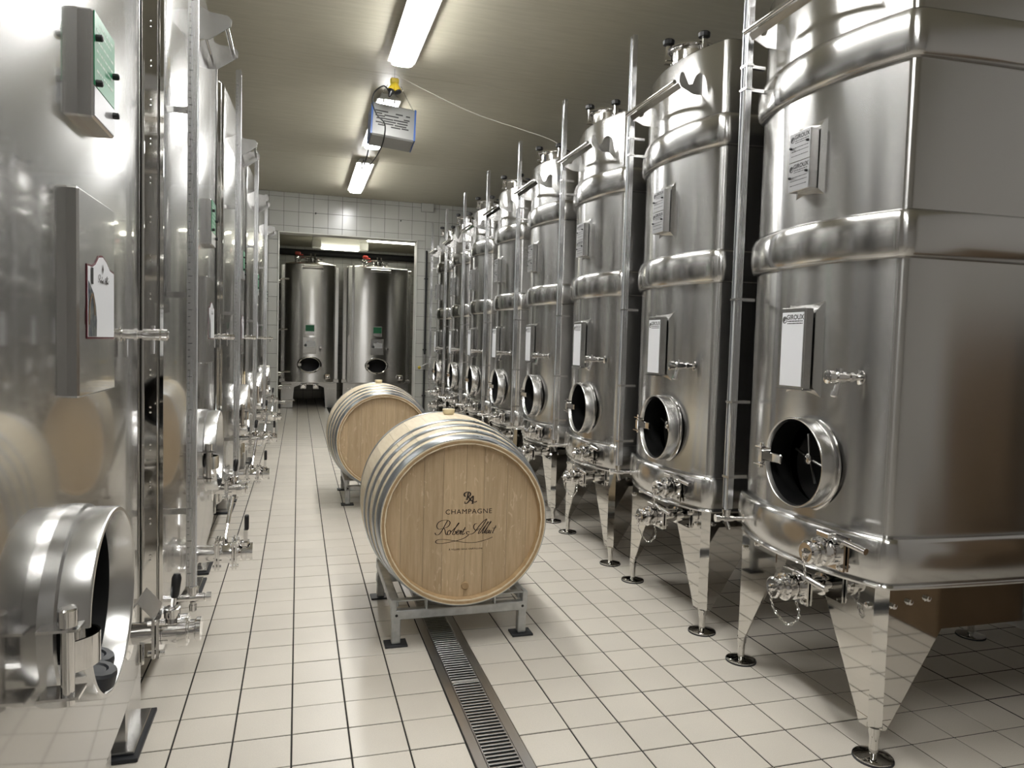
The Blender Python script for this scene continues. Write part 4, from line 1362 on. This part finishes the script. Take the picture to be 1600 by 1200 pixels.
ck = MB(); ck.tube(rel(pl, catmull([(.685, 6.075, 3.525), (.64, 6.05, 3.545), (.575, 6.08, 3.50), (.56, 6.1, 3.42), (.60, 6.12, 3.33), (.665, 6.12, 3.26), (.66, 6.2, 3.13), (.64, 6.6, 3.10), (.66, 7.6, 3.25), (.71, 8.6, 3.52), (.755, 9.06, 3.66)], 8)), .006, 6)
ck.build('black_cable', M['cable'], pl)
ck = MB(); ck.tube(rel(hu, catmull([(.57, 6.3, 3.20), (.57, 6.7, 3.12), (.60, 7.6, 3.22), (.67, 8.5, 3.46), (.735, 9.05, 3.665)], 8)), .006, 6)
ck.build('black_cable', M['cable'], hu)
ck = MB(); ck.tube(rel(pl, catmull([(.76, 6.10, 3.66), (1.05, 6.15, 3.57), (1.45, 6.2, 3.46), (1.85, 6.15, 3.36), (2.1, 6.08, 3.28), (2.24, 6.05, 3.20)], 8)), .0035, 6)
ck.build('white_cord', M['cord'], pl)

# ------------------------------------------------------------------ fittings on the tiled wall
cb = MB().box((1.975, YBACK - .03, CEIL - .07), (.20, .06, .135), bev=.004)
cbo = cb.build('junction_box', M['wall']); tag(cbo, 'small grey junction box high on the tiled wall', 'junction box')
MB().box((1.975, YBACK - .063, CEIL - .07), (.18, .006, .115), bev=.002).build('cover', M['wall'], cbo)
wp = empty('wall_pipe', (1.975, YBACK - .04, 0)); tag(wp, 'thin dark pipe running down the tiled wall by the opening', 'pipe')
MB().cyl((0, 0, .02), (0, 0, 2.95), .016, 12).build('pipe', M['pipeblack'], wp)
for z in (.6, 1.35, 2.5):
    MB().box((0, .02, z), (.06, .04, .02)).build('clamp', M['black'], wp, ang=0)
tag_t = MB(); tag_t.box((0, -.02, 1.15), (.03, .03, .25)); tag_t.build('pipe_valve', M['satin'], wp)
MB().cyl((.10, -.05, 1.16), (-.07, -.06, 1.07), .008, 8).build('lever_rod', M['satin'], wp)
MB().lathe((-.07, -.06, 1.07), (-1, -.1, -.5), [(0, .016), (.01, .026), (.035, .026), (.045, .016)], 12).build('yellow_knob', M['yellow'], wp)
for x, z, nm in ((.236, 3.415, 'left'), (1.55, 3.40, 'right')):
    mb = MB(); mb.tube([(x, YBACK + .0, z), (x, YBACK - .025, z - .004), (x, YBACK - .035, z + .012)], .008, 8)
    tag(mb.build('wall_hook', M['black']), 'tiny dark screw hook on the tiled wall, the ' + nm + ' one above the opening', 'hook', 'screw hooks on the tiled wall')

# ------------------------------------------------------------------ second room
BX = ((-.36, .82, 'left'), (.91, 2.36, 'right'))
YT = 15.83
def build_back_tank(x0, x1):
    wdt = x1 - x0
    t = empty('wine_tank', ((x0 + x1) / 2, YT, 0))
    hx = wdt / 2
    core = (.05, 2.2, hx - .11, .05, .02, .03)
    # built facing -x like the right row, then turned to face the camera (-y)
    rt3 = lambda p: (-p[1], p[0], p[2])
    def rot(mb): mb.v = [rt3(p) for p in mb.v]; return mb
    mb = MB(); holed_front(mb, core, .04, .56, 1.6, 0, .93, .145, .24, ey=1.42)
    skin_without_front(mb, core, .04, .56, 1.6)
    mb.loft([plan_ring(core, .04, 1.6), plan_ring(core, .04, 3.04), plan_ring(core, .03, 3.05), plan_ring((.4, 1.2, .2, .04, .02, .03), .05, 3.14)], cap1=True)
    rot(mb).build('body', M['body'], t, weld=.0008)
    for s in (-1, 1):
        MB().box((s * (hx - .042), .075, 1.79), (.084, .10, 2.46), bev=.012).build('corner_post', M['band'], t)
        lg = MB().prism([(s * (hx - .02), .012), (s * (hx - .25), .012), (s * (hx - .29), .55), (s * (hx - .02), .55)], .03, .06, lambda a, b, d: (a, d, b)).build('leg', M['satin'], t, ang=0)
        mb = MB()
        for q in (.08, .14, .20): bolt(mb, (s * (hx - q), .03, .43), (0, -1, 0), .01, .006)
        mb.build('leg_bolt', M['chrome'], lg)
        MB().box((s * (hx - .04), .05, .59), (.11, .09, .075), bev=.004).build('shoulder', M['satin'], t)
    MB().prism([(-hx + .25, .55), (-hx + .25, .43), (-.18, .50), (.18, .50), (hx - .25, .43), (hx - .25, .55)], .035, .055, lambda a, b, d: (a, d, b)).build('apron', M['satin'], t, ang=0)
    MB().box((0, .03, .555), (wdt - .06, .05, .03), bev=.006).build('base_rim', M['band'], t)
    fy = front_x(core, .04, 0)
    mb = MB(); mb.lathe((0, fy + .01, .93), (0, -1, 0), [(0, .20), (.05, .19), (.055, .175), (.05, .165), (-.03, .162)], 40, cap=False)
    mb.v = [(x * 1.28, y, .93 + (z - .93) * .90) for x, y, z in mb.v]
    man = mb.build('manhole', M['chrome'], t)
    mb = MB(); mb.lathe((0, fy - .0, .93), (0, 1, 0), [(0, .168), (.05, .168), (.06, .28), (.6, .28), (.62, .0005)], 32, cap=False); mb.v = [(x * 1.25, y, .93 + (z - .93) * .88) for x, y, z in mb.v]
    mb.build('manhole_inside', M['inside_shade'], man, recalc=False)
    mb = MB(); mb.box((-.20, fy - .05, .93), (.07, .05, .06), bev=.005); mb.box((0, fy - .05, .765), (.05, .04, .03), bev=.005); mb.build('latch', M['chrome'], man)
    bz = 1.34
    bd = MB().box((.0, fy - .02, bz), (.27, .04, .34), bev=.005).build('sign_board', M['satin'], t)
    MB().prism([(-.08, -.055), (.11, -.055), (.11, .045), (.06, .05), (.01, .07), (-.03, .05), (-.08, .05)], fy - .042, fy - .044, lambda a, b, d: (a, d, bz + .03 + b)).build('white_sign', M['white'], bd, ang=0)
    MB().lathe((-.085, fy - .043, bz + .0), (0, -1, 0), [(0, .03), (.002, .03), (.0025, .001)], 12).build('sign_picture', M['picture'], bd)
    gp = MB().box((.0, fy - .02, 1.675), (.19, .05, .22), bev=.004).build('plate_box', M['satin'], t)
    MB().box((.0, fy - .046, 1.70), (.175, .003, .13)).build('green_plate', M['green'], gp, ang=0)
    mb = MB(); mb.lathe((.22, front_x(core, .04, .22) + .01, 1.30), (0, -1, 0), [(0, .025), (.02, .02), (.10, .015), (.10, .02), (.13, .02)], 12); mb.cyl((.22, fy - .08, 1.30), (.22, fy - .08, 1.22), .01, 8); mb.build('tasting_tap', M['chrome'], t)
    mb = MB(); mb.box((hx - .22, fy + .01, .68), (.13, .12, .12), bev=.02); mb.lathe((hx - .22, fy - .05, .66), (0, -1, 0), [(0, .035), (.03, .035), (.035, .02)], 12); mb.build('side_valve', M['chrome'], t)
    for a in (-.12, .14):
        mb = MB(); mb.lathe((a, .03, .47), (0, -1, 0), [(0, .05), (.05, .05), (.055, .036), (.09, .036)], 14); mb.box((a, .0, .47), (.12, .02, .11), bev=.01)
        mb.build('drain_valve', M['chrome'], t)
    mb = MB(); mb.cyl((-.06, .02, .53), (-.02, .0, .66), .010, 8, .014); mb.build('black_lever', M['black'], t)
    # top fittings
    lc = Vector((.05, .30, 3.06))
    mb = MB(); mb.lathe(lc, (0, 0, 1), [(0, .14), (.10, .14), (.105, .155), (.125, .155), (.13, .12)], 24)
    for a in range(4):
        an = a * pi / 2 + .4
        mb.box(lc + Vector((.16 * cos(an), .16 * sin(an), .13)), (.09, .03, .03), Matrix.Rotation(an, 3, 'Z'))
    mb.cyl(lc + Vector((-.04, 0, .12)), lc + Vector((-.04, 0, .24)), .018, 8); mb.cyl(lc + Vector((.04, 0, .12)), lc + Vector((.04, 0, .24)), .018, 8)
    mb.build('top_hatch', M['chrome'], t)
    mb = MB(); mb.tube(catmull([(-.22, .25, 3.06), (-.22, .25, 3.16), (-.14, .25, 3.20), (-.02, .22, 3.22)]), .02, 8); mb.lathe((-.28, .22, 3.10), (0, 0, 1), [(0, .03), (.06, .05), (.12, .04)], 12); mb.build('top_pipe', M['chrome'], t)
    mb = MB(); mb.box((-.26, .20, 3.28), (.12, .06, .07), bev=.02); mb.box((-.20, .20, 3.25), (.10, .04, .03), bev=.01); mb.build('red_handle', M['red'], t)
    mb = MB(); mb.cyl((-.16, fy - .07, 2.98), (.26, fy - .07, 2.98), .022, 10)
    for a in (-.16, .26): mb.box((a, fy - .03, 2.98), (.012, .12, .12), bev=.003)
    mb.build('hose_rail', M['chrome'], t)
    if x0 > 0:
        mb = MB(); mb.box((-hx + .20, front_x(core, .04, hx - .2) - .03, 1.85), (.05, .03, 2.5), bev=.004); mb.build('level_gauge', M['satin'], t)
    return t
for x0, x1, nm in BX:
    t = build_back_tank(x0, x1)
    tag(t, 'steel tank with an oval manhole in the second room, the ' + nm + ' one', 'tank', 'tanks facing the opening in the second room')

# tank on the right edge of the second room: only its side shows past the jamb
t = empty('wine_tank', (2.40, 14.4, 0)); tag(t, 'steel tank sliver seen through the opening beside its right edge', 'tank')
c3 = (.0, 1.2, .75, .08, .02, .03)
mb = MB(); mb.loft([plan_ring(c3, .05, .58), plan_ring(c3, .05, 2.98), plan_ring((.3, 1.0, .3, .04, .02, .03), .05, 3.12)], cap1=True); mb.build('body', M['body'], t)
mb = MB(); mb.lathe((front_x(c3, .05, -.1) - .001, -.1, .95), (-1, 0, 0), [(0, .19), (.05, .19), (.055, .17), (.02, .165), (.018, .001)], 30, cap=False); mb.build('manhole', M['chrome'], t)
mb = MB(); mb.lathe((.15, 0, 3.02), (0, 0, 1), [(0, .14), (.12, .14), (.14, .10)], 18); mb.build('top_hatch', M['chrome'], t)
for s in (-1, 1):
    MB().box((.03, s * .7, .29), (.08, .14, .56), bev=.01).build('leg', M['satin'], t)
MB().box((.02, 0, .52), (.03, 1.4, .12)).build('apron', M['satin'], t, ang=0)

# tank on the left edge of the second room with its valves sticking out
t = empty('wine_tank', (-.52, 13.6, 0)); tag(t, 'steel tank behind the left jamb, only its valves in view', 'tank')
mb = MB(); mb.loft([plan_ring(LCORE, .10, .45, sg=-1), plan_ring(LCORE, .10, 3.0, sg=-1), plan_ring((.4, 1.0, .4, .04, .02, .03), .05, 3.12, sg=-1)], cap1=True); mb.build('body', M['lbody'], t)
for s in (-1, 1): MB().box((-.02, s * .75, .22), (.09, .2, .44), bev=.01).build('leg', M['satin'], t)
for yy, zz, L in ((.7, .55, .24), (.75, .25, .30), (.7, .80, .22), (.75, 2.55, .18), (.74, 1.60, .16)):
    mb = MB(); mb.lathe((-.0, yy, zz), (1, 0, 0), [(0, .05), (.08, .05), (.09, .035), (L - .05, .035), (L - .05, .05), (L - .03, .05), (L - .03, .04), (L, .04)], 14)
    mb.cyl((L - .04, yy, zz + .03), (L + .16, yy - .05, zz + .05), .016, 10)
    mb.build('valve', M['chrome'], t)
mb = MB(); mb.tube(catmull([(.10, .72, .8), (.14, .72, .95), (.14, .72, 1.25), (.12, .72, 1.6)]), .02, 8); mb.box((.14, .72, 2.0), (.10, .06, .35), bev=.01); mb.cyl((.12, .72, 2.2), (.12, .72, 2.95), .018, 8); mb.build('gauge_pipe', M['chrome'], t)
mb = MB(); mb.lathe((.13, .70, 2.12), (0, 0, 1), [(0, .05), (.06, .05), (.07, .03)], 12); mb.build('valve_knob', M['black'], t)

# pipe and lamps of the second room
pp = MB().cyl((XMIN + .02, YFAR - .25, 3.545), (XMAX - .02, YFAR - .25, 3.545), .075, 14)
ppo = pp.build('insulated_pipe', M['pipeblack'])
for x in (-.9, .62, 1.2, 2.4):
    MB().box((x, YFAR - .13, 3.545), (.03, .23, .03)).build('pipe_bracket', M['satin'], ppo, ang=0)
tag(ppo, 'thick black insulated pipe along the far tiled wall', 'pipe')
lb = empty('back_room_lamp', (.86, 16.4, CEIL - .05)); tag(lb, 'white batten lamp crosswise on the second room ceiling', 'lamp')
MB().box((0, 0, -.06), (1.18, .14, .22), bev=.01).build('housing', M['trim'], lb)
for s in (-1, 1): MB().box((s * .50, 0, -.12), (.20, .22, .16), bev=.012).build('end_cap', M['trim'], lb)
MB().box((0, 0, -.185), (.80, .22, .05), bev=.008).build('diffuser', M['backlamp'], lb)
make_lamp((2.15, 15.9, CEIL), 1.5, 'long lamp of the second room half hidden by the lintel', M['backlamp'], R(90))
make_lamp((.3, 12.9, CEIL), 1.5, 'second room lamp hidden just behind the lintel', M['backlamp'], R(90))

# ------------------------------------------------------------------ unseen cartons, added as the brown shape mirrored in the nearest right tank
for k, (z0, z1) in enumerate(((.0, .60), (.60, 1.15), (1.15, 1.66))):
    c = empty('reflection_carton', (3.48 if k == 0 else 3.60, .85, z0)); c.rotation_euler.z = R(1 - k)
    tag(c, ('lowest', 'middle', 'topmost')[k] + ' unseen brown box added for the reflection in the near tank', 'reflection_carton', 'unseen brown boxes added for a reflection')
    MB().box((0, 0, (z1 - z0) / 2), (.58 if k == 0 else .34, .62, z1 - z0 - .004), bev=.008).build('box', M['cardboard'], c)
    MB().box((0, 0, z1 - z0 - .002), (.56 if k == 0 else .32, .05, .002)).build('tape', M['bung'], c, ang=0)
